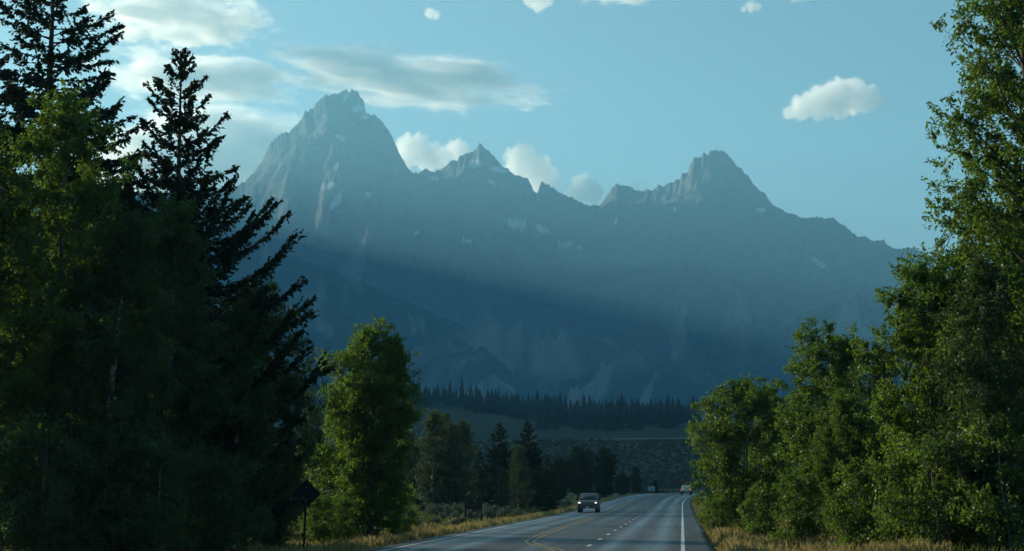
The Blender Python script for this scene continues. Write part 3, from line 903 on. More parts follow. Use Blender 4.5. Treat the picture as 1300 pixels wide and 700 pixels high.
# the trees behind and between those 286 cannot be told apart: one mass
fv, ff, fb, k_ = [], [], 0, 0
src = []
for m_ in FC:
    co = np.zeros(len(m_.vertices) * 3, np.float32); m_.vertices.foreach_get('co', co)
    vi = np.zeros(len(m_.loops), np.int32); m_.loops.foreach_get('vertex_index', vi)
    src.append((co.reshape(-1, 3), vi.reshape(-1, 3)))
while k_ < 420:
    px = g.uniform(345, 890); d = g.uniform(1090, 1700)
    x_, y_ = d * math.sin(az_of(px)), d * math.cos(az_of(px))
    z_ = float(terrain(x_, y_)); q, row = to_px(x_, y_, z_)
    if row > low(px) - 3: d = g.uniform(1600, 1700); x_, y_ = d * math.sin(az_of(px)), d * math.cos(az_of(px)); z_ = float(terrain(x_, y_)); q, row = to_px(x_, y_, z_)
    k_ += 1
    if row > low(px): continue
    co, vi = src[k_ % 5]
    h = g.uniform(11, 19); w_ = h * g.uniform(1.2, 1.8); a = g.uniform(0, 6)
    fv.append(np.stack([x_ + w_ * (co[:, 0] * math.cos(a) - co[:, 1] * math.sin(a)), y_ + w_ * (co[:, 0] * math.sin(a) + co[:, 1] * math.cos(a)), z_ - .5 + h * co[:, 2]], -1))
    ff.append(vi + fb); fb += len(co)
kind(link('conifer_forest', np_mesh('conifer forest', np.concatenate(fv), np.concatenate(ff), M['needle_far'])), 'stuff')
px_, Y_ = 586, 1690
x_ = math.tan(az_of(px_)) * Y_
o = link('conifer_tree', FC[1], None, (x_, Y_, float(terrain(x_, Y_)) - .5)); o.scale = (30, 30, 32)
tag(o, 'tallest pointed conifer rising above the forest belt on the ridge', 'tree', 'conifers of the forest belt on the ridge')

# sagebrush -----------------------------------------------------------
def bush_mesh(name, seed, r, h, n, leaf, mat):
    g = np.random.default_rng(seed)
    k = 26
    c = unit(g.normal(0, 1, (k, 3))) * np.array([r * .7, r * .7, h * .5]) * g.uniform(.4, 1, (k, 1)); c[:, 2] = np.abs(c[:, 2]) + h * .25
    i = g.integers(0, k, n)
    p = c[i] + unit(g.normal(0, 1, (n, 3))) * g.uniform(0, 1, (n, 1)) ** .5 * r * .34
    p[:, 2] = np.maximum(p[:, 2], .02)
    ll = leaf * g.uniform(.6, 1.4, n)
    v, f = leaves(p, unit(g.normal(0, .6, (n, 3)) + np.array([0, 0, 1])), unit(g.normal(0, 1, (n, 3))), ll, ll * .4)
    crown = np_mesh(name + ' crown', v, f, M[mat])
    st = [np.stack([g.normal(0, .05, 3) * [1, 1, 0] + [0, 0, -.05], c[j] * .5, c[j]]) for j in range(14)]
    v, f = tubes(st, [np.array([.025, .015, .006])] * 14, 4)
    return np_mesh(name + ' stem', v, f, M['grey_bark']), crown


SAGE = [bush_mesh('sagebrush', 300 + i, .75, .8, 1900, .12, 'sage') for i in range(3)]
YEL = bush_mesh('rabbitbrush', 310, .6, .75, 1700, .10, 'yellow_bush')
g = np.random.default_rng(5)


def shrub(name, meshes, u, v, s, rz, label, group):
    p = rw(u, v)
    o = empty(name, (p[0], p[1], float(terrain(p[0], p[1])) - .02), label, 'bush', group, rz, s)
    link('stem', meshes[0], o); link('crown', meshes[1], o)


n = 0
while n < 110:
    v = g.uniform(72, 215); u = -10.9 - g.uniform(2.2, 16)
    if u > -13.6 and g.uniform() < .7: continue
    p = rw(u, v); q, _ = to_px(p[0], p[1], 0)
    if q < 515: continue
    shrub('sagebrush', SAGE[n % 3], u, v, g.uniform(.6, 1.25), g.uniform(0, 6), 'grey green sagebrush in the strip left of the road, clear of the board sign', 'sagebrush beside the road')
    n += 1
for k, (px, Y) in enumerate(((580, 131), (590, 133), (600, 130), (611, 132), (622, 129), (633, 131), (566, 129), (552, 127), (640, 128), (656, 131))):
    p = at(px, HZ, Y); u_, v_ = to_uv(p[0], p[1])
    shrub('sagebrush', SAGE[k % 3], float(u_), float(v_), 1.25 + .1 * (k % 3), k * 1.1, 'tall grey green sagebrush behind the dark board sign', 'sagebrush behind the board sign')
shrub('rabbitbrush', YEL, -12.6, 122, 1.0, 0.5, 'bright yellow rabbitbrush on the left verge right of the board sign', None)
shrub('rabbitbrush', YEL, -13.2, 103, .8, 1.5, 'yellowish rabbitbrush on the left verge in front of the board sign', None)
shrub('rabbitbrush', YEL, 2.6, 112, .9, 2.5, 'yellowish rabbitbrush on the right verge behind the dry grass', None)

# scrub on the far bench, grass on the verges: nobody could count these
g = np.random.default_rng(9)
n = 8000
pxs = g.uniform(500, 920, n); ds = g.uniform(380, 800, n)
a_ = np.arctan((pxs - 650) / F_PX)
bx, by = ds * np.sin(a_), ds * np.cos(a_)
bz = terrain(bx, by)
keep = np.abs(to_uv(bx, by)[0] + 5) > 9
bx, by, bz = bx[keep], by[keep], bz[keep]
n = len(bx)
br = g.uniform(.5, 1.15, n)
ang = np.arange(5) * 2 * math.pi / 5
ring = np.stack([np.cos(ang), np.sin(ang)], -1)
rj = g.uniform(.7, 1.2, (n, 5)) * br[:, None]
v = np.concatenate([np.stack([bx[:, None] + ring[None, :, 0] * rj, by[:, None] + ring[None, :, 1] * rj, bz[:, None] + 0.1 + 0 * rj], -1),
                    np.stack([bx[:, None] + ring[None, :, 0] * rj * .7, by[:, None] + ring[None, :, 1] * rj * .7, bz[:, None] + rj * .75], -1),
                    np.stack([bx, by, bz + br], -1)[:, None]], 1)
fl = []
for j in range(5):
    k = (j + 1) % 5
    fl += [(j, k, 5 + k), (j, 5 + k, 5 + j), (5 + j, 5 + k, 10)]
f = (np.arange(n)[:, None, None] * 11 + np.array(fl)[None]).reshape(-1, 3)
t = NT('bench sage'); M['bench'] = t.principled(t.mix(t.noise(.2, 4, t.coord()), (.022, .03, .022), (.06, .068, .048)), 1.0, spec=0.0)
kind(link('sage_scrub', np_mesh('sage scrub', v.reshape(-1, 3), f, M['bench'])), 'stuff')


def grass(name, n, u0, u1, v0, v1, h0, h1, mat, seed, edge=1.0):
    g = np.random.default_rng(seed)
    v = v0 * (v1 / v0) ** g.uniform(0, 1, n)
    u = u0 + (u1 - u0) * g.uniform(0, 1, n) ** edge
    p = rw(u, v)
    dens = fbm(p[:, 0] / 1.6, p[:, 1] / 1.6, 3, seed)
    kp = dens + g.normal(0, .25, n) > -0.12
    p, u, v, dens = p[kp], u[kp], v[kp], dens[kp]
    n = len(p)
    p[:, 2] = terrain(p[:, 0], p[:, 1]) - 0.03
    h = g.uniform(h0, h1, n) * (0.75 + 0.5 * np.clip(dens + .3, 0, 1)) * smooth(0, .8, np.abs(u - u0) + .15)
    a = g.uniform(0, 2 * math.pi, n)
    w = (0.018 + 0.00016 * v) * g.uniform(.7, 1.4, n)
    wd = np.stack([np.cos(a) * w, np.sin(a) * w, 0 * w], -1)
    ln = np.stack([g.normal(0, .22, n) * h, g.normal(0, .22, n) * h, h], -1)
    vt = np.stack([p - wd, p + wd, p + ln * .6 + wd * .7, p + ln + np.stack([g.normal(0, .1, n) * h, g.normal(0, .1, n) * h, -.05 * h], -1)], 1)
    f = np.arange(n)[:, None] * 4 + np.array([[0, 1, 2, 3]])
    kind(link(name, np_mesh(name, vt.reshape(-1, 3), f, M[mat])), 'stuff')


t = leaf_mat('green grass', (0.05, 0.07, 0.02), (0.12, 0.13, 0.04), (0.12, 0.14, 0.03), fac=.4, scale=.6, gloss=0); M['green_grass'] = t
grass('dry_grass', 42000, 1.05, 7.5, 46, 260, .25, .62, 'dry', 401, 1.3)
grass('dry_grass', 42000, -10.85, -15.5, 46, 260, .18, .46, 'dry', 402, 1.5)
grass('green_grass', 22000, 2.2, 11, 46, 200, .2, .5, 'green_grass', 403)
grass('green_grass', 26000, -13, -30, 50, 220, .2, .5, 'green_grass', 404)

# ------------------------------------------------------------------ signs
def box_mesh(name, boxes, mat, bevel=0.0):
    """boxes: (cx,cy,cz,sx,sy,sz); chamfered along the vertical-facing edges when bevel > 0"""
    V_, F_, b = [], [], 0
    for cx_, cy_, cz_, sx_, sy_, sz_ in boxes:
        c = min(bevel, sx_ / 3, sy_ / 3, sz_ / 3)
        hx, hy, hz_ = sx_ / 2, sy_ / 2, sz_ / 2
        if c <= 0:
            pts = [(x, y, z) for z in (-hz_, hz_) for x, y in ((-hx, -hy), (hx, -hy), (hx, hy), (-hx, hy))]
            fs = [(3, 2, 1, 0), (4, 5, 6, 7)] + [(i, (i + 1) % 4, 4 + (i + 1) % 4, 4 + i) for i in range(4)]
        else:
            pts = []
            for z, k in ((-hz_, c), (-hz_ + c, 0), (hz_ - c, 0), (hz_, c)):
                pts += [(-hx + k, -hy + k, z), (hx - k, -hy + k, z), (hx - k, hy - k, z), (-hx + k, hy - k, z)]
            fs = [(3, 2, 1, 0), (12, 13, 14, 15)] + [(4 * l + i, 4 * l + (i + 1) % 4, 4 * l + 4 + (i + 1) % 4, 4 * l + 4 + i) for l in range(3) for i in range(4)]
        V_ += [(cx_ + p[0], cy_ + p[1], cz_ + p[2]) for p in pts]
        F_ += [tuple(i + b for i in f) for f in fs]
        b += len(pts)
    return np_mesh(name, V_, F_, mat)


M['sign_metal'] = plain('silhouette sign metal', (0.016, 0.016, 0.017), 0.8, 0.0, 0.2, nscale=6)  # near-black in place of grey metal: the unlit look is in the colour
M['bolt'] = plain('bolt steel', (0.2, 0.2, 0.2), 0.4, 0.8)
M['wood'] = plain('brown stained wood', (0.022, 0.014, 0.010), 0.85, nscale=4)
M['pale_paint'] = plain('pale painted metal', (0.24, 0.30, 0.33), 0.5, nscale=3, namt=.1)

p = at(386.5, HZ, 58.0)
zt = float(terrain(p[0], p[1]))
sg = empty('warning_sign', (p[0], p[1], zt), 'black diamond road sign seen from behind on a thin post at the left verge', 'road sign')
s_h = 2.17
a = np.linspace(0, 2 * math.pi, 24, endpoint=False)
hw, rcn = 0.36, 0.05
sq = []
for cxx, czz, a0 in ((hw - rcn, hw - rcn, 0), (-hw + rcn, hw - rcn, 90), (-hw + rcn, -hw + rcn, 180), (hw - rcn, -hw + rcn, 270)):
    for k in range(5):
        an = R(a0 + k * 22.5)
        sq.append((cxx + rcn * math.cos(an), czz + rcn * math.sin(an)))
sq = np.array(sq) @ np.array([[math.cos(R(45)), -math.sin(R(45))], [math.sin(R(45)), math.cos(R(45))]])
nq = len(sq)
me = bpy.data.meshes.new('sign_panel')
vs_ = [(x, 0.045, s_h + z) for x, z in sq] + [(x, 0.05, s_h + z) for x, z in sq]
me.from_pydata(vs_, [], [tuple(range(nq)), tuple(range(2 * nq - 1, nq - 1, -1))] + [(i, nq + i, nq + (i + 1) % nq, (i + 1) % nq) for i in range(nq)])
me.materials.append(M['sign_metal'])
link('panel', me, sg)
link('post', box_mesh('post', [(0, 0, 1.2, .07, .06, 2.9)], M['sign_metal'], .01), sg)
for dz in (-.22, .22):
    link('bolt', box_mesh('bolt', [(0, -.037, s_h + dz, .03, .014, .03)], M['bolt'], .004), sg)
sg.rotation_euler = (0, R(1.6), R(-4))

p = at(601, HZ, 117.0)
zt = float(terrain(p[0], p[1]))
bs = empty('board_sign', (p[0], p[1], zt), 'dark brown wooden board sign on two posts in the sage left of the road', 'sign')
for k in range(3):
    link('plank', box_mesh('plank', [(0, 0, 1.02 + k * .155, 1.28, .05, .15)], M['wood'], .01), bs)
for sx_ in (-.56, .56):
    link('post', box_mesh('post', [(sx_, .08, .6, .13, .11, 1.6)], M['wood'], .015), bs)
link('cap_rail', box_mesh('cap rail', [(0, .02, 1.44, 1.36, .16, .045)], M['wood'], .01), bs)
bs.rotation_euler = (0, 0, R(6))

p = at(827, HZ, 345.0)
zt = float(terrain(p[0], p[1]))
pb = empty('entrance_sign', (p[0], p[1], zt), 'pale roadside panel beside the small black conifer at the bend', 'sign')
link('panel', box_mesh('panel', [(0, 0, 1.05, 1.5, .06, 1.1)], M['pale_paint'], .02), pb)
for sx_ in (-.5, .5):
    link('post', box_mesh('post', [(sx_, .08, .6, .1, .1, 1.7)], M['wood'], .01), pb)

# delineator post on the right verge and rails at the bend
M['rail_wood'] = plain('grey rail wood', (0.30, 0.28, 0.24), 0.9, nscale=3)
p0, p1 = at(838, HZ, 420), at(866, HZ, 420)
fz = float(terrain(p0[0], p0[1])) - 0
fence = empty('rail_fence', (p0[0], p0[1], fz), 'low pale rail fence beyond the road bend', 'fence')
L = p1[0] - p0[0]
for k in range(5):
    link('post', box_mesh('post', [(L * k / 4, 0, .5, .16, .16, 1.2)], M['rail_wood'], .02), fence)
for z_ in (.45, .9):
    link('rail', box_mesh('rail', [(L / 2, -.1, z_, L + .4, .09, .13)], M['rail_wood'], .02), fence)

# ------------------------------------------------------------------ vehicles
def loft(name, secs, mat, smooth_=True, axis='y'):
    """rounded-rectangle sections (pos, half width, low, high, corner) along y (or stacked in z: pos=z, hw, y0, y1, corner)"""
    V_, n_c = [], 3
    for pos, hw_, lo, hi, c in secs:
        pts = []
        for cx_, cz_, a0 in ((hw_ - c, hi - c, 0), (-hw_ + c, hi - c, 90), (-hw_ + c, lo + c, 180), (hw_ - c, lo + c, 270)):
            for k in range(n_c):
                an = R(a0 + k * 45)
                pts.append((cx_ + c * math.cos(an), cz_ + c * math.sin(an)))
        V_ += [(x, pos, z) if axis == 'y' else (x, z, pos) for x, z in pts]
    m = 4 * n_c
    ns = len(secs)
    F_ = [(i * m + j, i * m + (j + 1) % m, (i + 1) * m + (j + 1) % m, (i + 1) * m + j) for i in range(ns - 1) for j in range(m)]
    me = bpy.data.meshes.new(name)
    me.from_pydata(V_, [], F_ + [tuple(range(m)), tuple(range(ns * m - 1, (ns - 1) * m - 1, -1))])
    me.materials.append(mat)
    import bmesh
    bm = bmesh.new(); bm.from_mesh(me); bmesh.ops.recalc_face_normals(bm, faces=bm.faces); bm.to_mesh(me); bm.free()
    return me


def lathe_x(name, prof, mat, n=20):
    """prof: (x, r) turned round the x axis"""
    a = np.arange(n) * 2 * math.pi / n
    V_ = [(x, r * math.cos(t), r * math.sin(t)) for x, r in prof for t in a]
    F_ = [(i * n + j, i * n + (j + 1) % n, (i + 1) * n + (j + 1) % n, (i + 1) * n + j) for i in range(len(prof) - 1) for j in range(n)]
    return np_mesh(name, V_, F_, mat, True)


def quad_panel(name, pts, thick, mat):
    """a pane of real thickness from four corner points"""
    p = np.array(pts, float)
    nrm = unit(np.cross(p[1] - p[0], p[3] - p[0]))
    v = np.concatenate([p, p + nrm * thick])
    return np_mesh(name, v, [(3, 2, 1, 0), (4, 5, 6, 7), (0, 1, 5, 4), (1, 2, 6, 5), (2, 3, 7, 6), (3, 0, 4, 7)], mat)


M['tyre'] = plain('tyre rubber', (0.02, 0.02, 0.02), 0.9)
M['rim'] = plain('alloy rim', (0.45, 0.45, 0.46), 0.35, 0.9)
M['glass'] = plain('tinted glass', (0.012, 0.016, 0.02), 0.06, 0.0, 0.6)
M['chrome'] = plain('dull chrome', (0.5, 0.5, 0.5), 0.3, 0.9)
M['bumper'] = plain('dull bumper', (0.10, 0.10, 0.11), 0.45, 0.6)
M['black_trim'] = plain('black trim', (0.015, 0.015, 0.016), 0.5)
M['maroon'] = plain('dusty maroon paint', (0.07, 0.024, 0.024), 0.38, 0.0, 0.6, nscale=2, namt=.15, Coat_Weight=0.5)
M['white_paint'] = plain('white paint', (0.72, 0.73, 0.74), 0.35, 0.0, 0.5, nscale=1.5, namt=.05, Coat_Weight=0.4)
M['dark_paint'] = plain('dark red brown paint', (0.06, 0.022, 0.02), 0.5, nscale=2)
M['plate'] = plain('number plate', (0.55, 0.55, 0.52), 0.5)
M['headlamp'] = glow('lit headlamp', (1.0, 0.93, 0.82), 1.0)
M['taillamp'] = glow('lit tail lamp', (1.0, 0.04, 0.03), 0.5, (0.5, 0.02, 0.02))
M['amber'] = plain('amber lens', (0.6, 0.2, 0.03), 0.2)


def wheel(parent, x, y, r, w, side):
    t_ = link('wheel', lathe_x('tyre', [(-w / 2, r * .6), (-w / 2, r * .9), (-w * .38, r), (w * .38, r), (w / 2, r * .9), (w / 2, r * .6)], M['tyre']), parent, (x, y, r))
    link('rim', lathe_x('rim', [(side * w * .25, 0.0), (side * w * .5, r * .12), (side * w * .34, r * .2), (side * w * .40, r * .55), (side * w * .52, r * .62)], M['rim']), t_)


def pickup(loc, rz, label, paint, lamps_front, lamps_rear, s_=1.0):
    v = empty('pickup_truck', loc, label, 'pickup truck', None, rz, s_)
    link('body', loft('pickup body', [(2.92, .80, .62, .98, .10), (2.86, .93, .46, 1.08, .14), (2.55, .985, .44, 1.14, .13), (1.35, 1.0, .44, 1.22, .12), (1.2, 1.0, .44, 1.24, .10),
                                      (-.9, 1.0, .44, 1.24, .10), (-2.72, .995, .50, 1.24, .10), (-2.86, .97, .56, 1.22, .08)], paint), v)
    link('cab', loft('pickup cab', [(1.18, .93, -1.05, 1.42, .22), (1.42, .90, -1.02, 1.12, .20), (1.70, .82, -.95, .78, .18), (1.84, .76, -.88, .52, .16), (1.885, .66, -.72, .34, .14)], paint, axis='z'), v)
    link('windshield', quad_panel('windshield', [(-.80, 1.30, 1.29), (.80, 1.30, 1.29), (.68, .70, 1.77), (-.68, .70, 1.77)], .03, M['glass']), v)
    link('rear_window', quad_panel('rear window', [(.76, -1.02, 1.38), (-.76, -1.02, 1.38), (-.66, -.925, 1.74), (.66, -.925, 1.74)], .03, M['glass']), v)
    for s in (-1, 1):
        pts = [(s * .905, 1.0, 1.33), (s * .905, -.9, 1.33), (s * .795, -.80, 1.74), (s * .795, .55, 1.74)]
        link('side_window', quad_panel('side window', pts if s > 0 else pts[::-1], .02, M['glass']), v)
        hl = link('headlight', box_mesh('headlight', [(s * .78, 2.86, .94, .25, .12, .13)], M['headlamp'] if lamps_front else M['chrome'], .03), v)
        tl = link('tail_light', box_mesh('tail light', [(s * .90, -2.85, 1.02, .15, .07, .36)], M['taillamp'] if lamps_rear else M['dark_paint'], .02), v)
        mr = link('mirror', box_mesh('mirror', [(s * 1.13, .98, 1.32, .22, .10, .26)], M['black_trim'], .03), v)
        link('mirror_arm', box_mesh('mirror arm', [(s * .98, .99, 1.25, .14, .05, .06)], M['black_trim']), mr)
        link('door_handle', box_mesh('door handle', [(s * 1.01, -.1, 1.08, .03, .18, .035)], M['black_trim']), v)
        link('fog_light', box_mesh('fog light', [(s * .72, 2.955, .56, .14, .02, .08)], M['chrome'], .01), v)
        for y in (1.85, -1.75):
            link('wheel_arch', lathe_x('wheel arch', [(s * .80, .52), (s * 1.012, .52), (s * 1.016, .46), (s * .80, .46)], M['black_trim']), v, (0, y, .42))
            wheel(v, s * .86, y, .41, .28, s)
    gr = link('grille', box_mesh('grille', [(0, 2.87, .88, 1.12, .13, .30)], M['black_trim'], .04), v)
    for k in range(3):
        link('grille_bar', box_mesh('grille bar', [(0, 2.945, .79 + k * .09, 1.06, .02, .028)], M['chrome']), gr)
    link('front_bumper', loft('front bumper', [(2.72, .96, .40, .66, .06), (2.90, .94, .40, .66, .06), (2.97, .80, .43, .63, .05)], M['bumper'] if lamps_front else M['black_trim']), v)
    link('rear_bumper', box_mesh('rear bumper', [(0, -2.92, .60, 1.86, .16, .20)], M['black_trim'], .03), v)
    link('license_plate', box_mesh('license plate', [(0, 2.985, .52, .31, .015, .15)], M['plate']), v)
    link('license_plate', box_mesh('license plate', [(0, -3.01, .62, .31, .015, .13)], M['plate']), v)
    tg = link('tailgate', box_mesh('tailgate', [(0, -2.865, .98, 1.60, .05, .50)], paint, .02), v)
    link('tailgate_handle', box_mesh('tailgate handle', [(0, -2.90, 1.05, .30, .02, .10)], M['black_trim']), tg)
    link('bed_floor', box_mesh('bed floor', [(0, -1.95, 1.243, 1.62, 1.6, .01)], M['black_trim']), v)
    link('brake_light', box_mesh('brake light', [(0, -.885, 1.835, .46, .06, .05)], M['taillamp'] if lamps_rear else M['dark_paint']), v)
    link('hood_crease', loft('hood crease', [(1.35, .42, 1.18, 1.245, .03), (2.5, .36, 1.08, 1.165, .03)], paint), v)
    return v


p = rw(-8.75, 157.0)
pickup(tuple(p + [0, 0, .005]), math.pi - RD, 'dusty maroon pickup with lit headlights coming down the left lane', M['maroon'], True, False, .94)
p = rw(-1.35, 304.0)
pickup(tuple(p + [0, 0, .005]), -RD - .02, 'white pickup seen from behind with red tail lights at the bend', M['white_paint'], False, True, .92)

p = rw(-3.4, 352.0)
tk = empty('box_truck', tuple(p + [0, 0, .005]), 'tall dark box truck half hidden ahead of the white pickup', 'truck', None, -RD - .05)
link('box', loft('truck box', [(-3.4, 1.2, 1.0, 3.35, .08), (2.2, 1.2, 1.0, 3.35, .08)], M['dark_paint']), tk)
link('cab', loft('truck cab', [(2.25, 1.1, .6, 2.5, .15), (3.2, 1.1, .6, 2.4, .2), (3.9, 1.05, .6, 1.5, .15), (4.1, 1.0, .6, 1.35, .12)], M['dark_paint']), tk)
link('chassis', box_mesh('chassis', [(0, 0, .8, .9, 6.6, .3)], M['black_trim']), tk)
for s in (-1, 1):
    d_ = link('rear_door', box_mesh('rear door', [(s * .565, -3.42, 2.17, 1.1, .04, 2.2)], M['dark_paint'], .01), tk)
    link('door_handle', box_mesh('door handle', [(s * .12, -3.46, 1.7, .05, .03, .5)], M['bolt']), d_)
    link('tail_light', box_mesh('tail light', [(s * .95, -3.47, .92, .22, .05, .12)], M['taillamp']), tk)
    for y in (-2.2, 3.1):
        wheel(tk, s * .95, y, .48, .3, s)
link('bumper', box_mesh('bumper', [(0, -3.5, .72, 2.2, .1, .16)], M['black_trim']), tk)

# ------------------------------------------------------------------ clouds
def cloud_mat(name, dens, hetero=None, g_=0.45, lobes=None, seed=0):
    t = NT(name)
    vs = t.n('ShaderNodeVolumeScatter')
    vs.inputs['Color'].default_value = (1, 1, 1, 1)
    vs.inputs['Anisotropy'].default_value = g_
    if lobes is not None:                       # heap of soft balls, edges torn by noise
        oc = t.coord('Object')
        best, rm = None, max(r for _, r in lobes)
        for c_, r in lobes:
            dn = t.n('ShaderNodeVectorMath', operation='DISTANCE'); t.l(oc, dn.inputs[0]); dn.inputs[1].default_value = tuple(c_)
            f = t.math('SUBTRACT', 1.0, t.math('DIVIDE', dn.outputs['Value'], r))
            best = f if best is None else t.math('MAXIMUM', best, f)
        off = t.n('ShaderNodeVectorMath', operation='ADD'); t.l(oc, off.inputs[0]); off.inputs[1].default_value = (seed * 777.0,) * 3
        n1 = t.noise(2.3 / rm, 7, off.outputs[0], 0.62)
        v = t.math('ADD', best, t.math('MULTIPLY', t.math('SUBTRACT', n1, 0.5), 1.75))
        mr = t.n('ShaderNodeMapRange', interpolation_type='SMOOTHSTEP'); mr.inputs['From Min'].default_value = 0.02; mr.inputs['From Max'].default_value = 0.30
        t.l(v, mr.inputs['Value'])
        t.l(t.math('MULTIPLY', mr.outputs['Result'], dens), vs.inputs['Density'])
    else:
        sc, lo, hi, fall = hetero
        oc = t.coord('Object', sc)
        off = t.n('ShaderNodeVectorMath', operation='ADD'); t.l(oc, off.inputs[0]); off.inputs[1].default_value = (seed * 7.7,) * 3
        nz = t.noise(1.0, 6, off.outputs[0], 0.62)
        ln = t.n('ShaderNodeVectorMath', operation='LENGTH'); t.l(t.coord('Object'), ln.inputs[0])
        fo = t.math('SUBTRACT', 1.0, t.math('POWER', ln.outputs['Value'], fall), True)
        v = t.math('ADD', nz, t.math('MULTIPLY', t.math('SUBTRACT', fo, 1.0), 0.4))
        mr = t.n('ShaderNodeMapRange', interpolation_type='SMOOTHSTEP'); mr.inputs['From Min'].default_value = lo; mr.inputs['From Max'].default_value = hi
        t.l(v, mr.inputs['Value'])
        t.l(t.math('MULTIPLY', mr.outputs['Result'], dens), vs.inputs['Density'])
    t.l(vs.outputs[0], t.out.inputs['Volume'])
    return t.m


def sphere_dirs(nu=64, nv=34):
    th = np.linspace(0.001, math.pi - 0.001, nv); ph = np.arange(nu) * 2 * math.pi / nu
    T, Pp = np.meshgrid(th, ph, indexing='ij')
    d = np.stack([np.sin(T) * np.cos(Pp), np.sin(T) * np.sin(Pp), np.cos(T)], -1)
    f = []
    i = np.arange(nv - 1)[:, None] * nu + np.arange(nu)[None]
    j = np.arange(nv - 1)[:, None] * nu + (np.arange(nu)[None] + 1) % nu
    return d, np.stack([i, i + nu, j + nu, j], -1).reshape(-1, 4)


def puff(lobes, Y, label, dens, seed, amp=.10, depth=0.8):
    """a heap of rounded lobes given as photo pixels (px, py, radius), turned into one hull at distance Y"""
    k = Y / F_PX
    L = np.array(lobes, float)
    c = at(L[:, 0].mean(), L[:, 1].mean(), Y)
    g = np.random.default_rng(seed)
    ctr = np.stack([(L[:, 0] - L[:, 0].mean()) * k, g.normal(0, .3, len(L)) * L[:, 2] * k * depth, -(L[:, 1] - L[:, 1].mean()) * k], -1)
    d, f = sphere_dirs(150, 80)
    best = np.full(d.shape[:2], 6.0 * k)
    for cc_, r in zip(ctr, L[:, 2] * k * 1.3):
        b = d @ cc_
        disc = b * b - (cc_ @ cc_ - r * r)
        ex = np.where(disc > 0, b + np.sqrt(np.maximum(disc, 0)), 0)
        best = np.maximum(best, ex)
    P_ = d * best[..., None]
    q = P_ / (14 * k)
    nz = fbm(q[..., 0] + q[..., 1] * .6, q[..., 2] + q[..., 1] * .8, 5, seed, True, .55)
    P_ = P_ * (1 + amp * .3 * nz[..., None])
    me = np_mesh('cloud', P_.reshape(-1, 3), f, cloud_mat('cloud', dens, lobes=[(c_, r * 1.25) for c_, r in zip(ctr, L[:, 2] * k)], seed=seed), True)
    return tag(link('cloud', me, None, tuple(c)), label, 'cloud', 'clouds')


def streak(px, py, w, h, Y, label, dens, noise_scale, lo, hi, tilt=0.0, depth=1.0, fall=2.0):
    c = at(px, py, Y); k = Y / F_PX
    d, f = sphere_dirs(48, 24)
    o = link('cloud', np_mesh('cloud', d.reshape(-1, 3), f, cloud_mat('cloud veil', dens, (noise_scale, lo, hi, fall), seed=abs(px)), True), None, tuple(c))
    o.scale = (w * k, w * k * depth, h * k)
    o.rotation_euler = (0, R(tilt), 0)
    return tag(o, label, 'cloud', 'clouds')


CD = 0.014
puff([(1000, 143, 9), (1018, 136, 15), (1040, 130, 19), (1062, 126, 22), (1085, 122, 21), (1104, 124, 16), (1118, 126, 8)], 15000, 'lone cloud with a flat base in the sky right of the mountains', CD, 1)
puff([(520, 188, 17), (545, 200, 18), (532, 178, 10), (512, 205, 14)], 14500, 'cloud rising behind the right shoulder of the highest peak', CD, 2)
puff([(580, 190, 14), (566, 202, 13), (590, 196, 9)], 14600, 'small cloud tucked behind the left side of the middle peak', CD, 3)
puff([(662, 205, 20), (680, 218, 20), (692, 230, 18), (652, 200, 9)], 14500, 'bright cloud rising right of the middle peak', CD, 4)
puff([(740, 238, 15), (752, 246, 14), (728, 250, 12)], 14600, 'small cloud in the dip between the middle and the right peak', CD, 5)
puff([(808, 237, 9), (820, 237, 6)], 15000, 'tiny grey cloud on the ridge left of the right peak', CD * .4, 6)
puff([(546, 17, 7), (553, 19, 6)], 16000, 'tiny cloud at the top of the sky above the highest peak', CD * .6, 7)
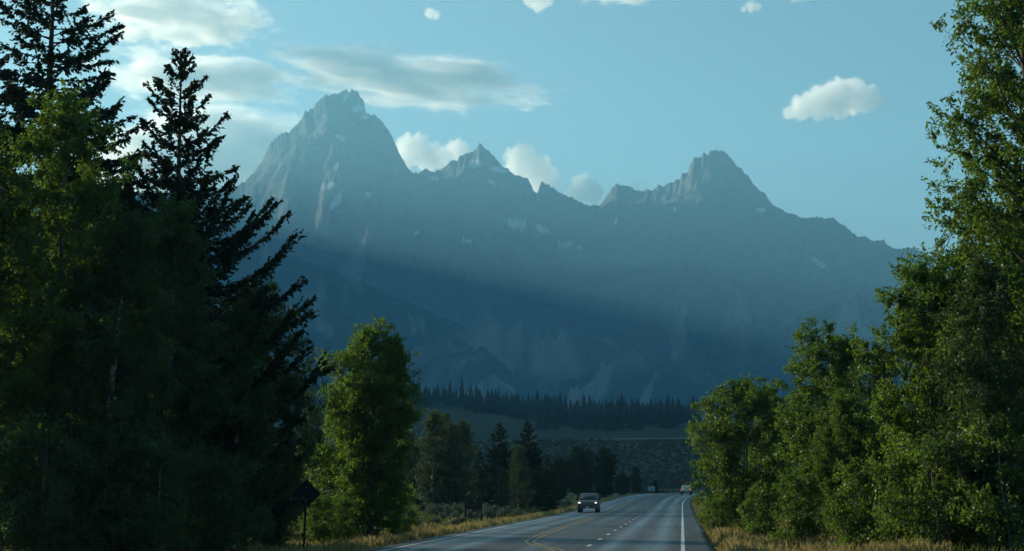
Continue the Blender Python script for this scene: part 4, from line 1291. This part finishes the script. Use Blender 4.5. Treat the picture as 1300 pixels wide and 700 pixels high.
puff([(683, 4, 12), (672, 0, 8), (694, 1, 9)], 16000, 'small cloud cut by the top edge near the middle of the sky', CD * .6, 8)
puff([(953, 9, 7), (944, 12, 4), (962, 9, 5)], 16000, 'tiny cloud at the top of the sky right of the middle', CD * .6, 9)
streak(512, 100, 262, 46, 16500, 'long bright streak of cloud reaching right over the highest peak', .011, (3.2, 1.5, 2.6), .31, .58, tilt=6, depth=.5)
streak(225, 22, 170, 52, 17500, 'bright torn cloud bank above the two left spruces', .011, (4, 1.5, 2.4), .30, .58, tilt=2, depth=.5)
streak(250, 100, 200, 46, 17000, 'grey cloud band behind the top of the upswept spruce', .011, (2.6, 1.5, 2.0), .30, .60, tilt=4, depth=.5)
streak(265, 200, 190, 80, 18500, 'pale cloud bank doubling as sky glow, low behind the left slope of the highest peak', .012, (2.2, 1.5, 2.8), .20, .52, tilt=-3, depth=.5)  # cloud thickened to add the pale sky glow beside the peak
streak(790, -4, 90, 14, 16500, 'thin wisp of cloud along the top edge of the sky', .008, (3, 1.5, 2.0), .34, .6, depth=.5)
streak(1012, -2, 30, 11, 16500, 'thin scrap of cloud at the top edge right of the tiny cloud', .008, (3, 1.5, 2.0), .34, .6, depth=.5)

# ------------------------------------------------------------------ haze
HB = (12600, -1.0 + min(gz.min(), 0) - 1.0, 2420)
hx = HB[0]
v = [(x, y, z) for z in (HB[1], HB[2]) for x, y in ((-hx, -hx), (hx, -hx), (hx, hx), (-hx, hx))]
hm = np_mesh('haze', v, [(3, 2, 1, 0), (4, 5, 6, 7), (0, 1, 5, 4), (1, 2, 6, 5), (2, 3, 7, 6), (3, 0, 4, 7)])
t = NT('haze')
pv = t.n('ShaderNodeVolumePrincipled')
pv.inputs['Density'].default_value = HAZE_DENSITY
pv.inputs['Color'].default_value = HAZE_COLOR
pv.inputs['Anisotropy'].default_value = HAZE_G
t.l(pv.outputs[0], t.out.inputs['Volume'])
hm.materials.append(t.m)
kind(link('haze', hm), 'stuff')
print('tris', sum(len(m.loops) - 2 * len(m.polygons) for m in bpy.data.meshes), 'zmax', Z.max(), AZ_.max())
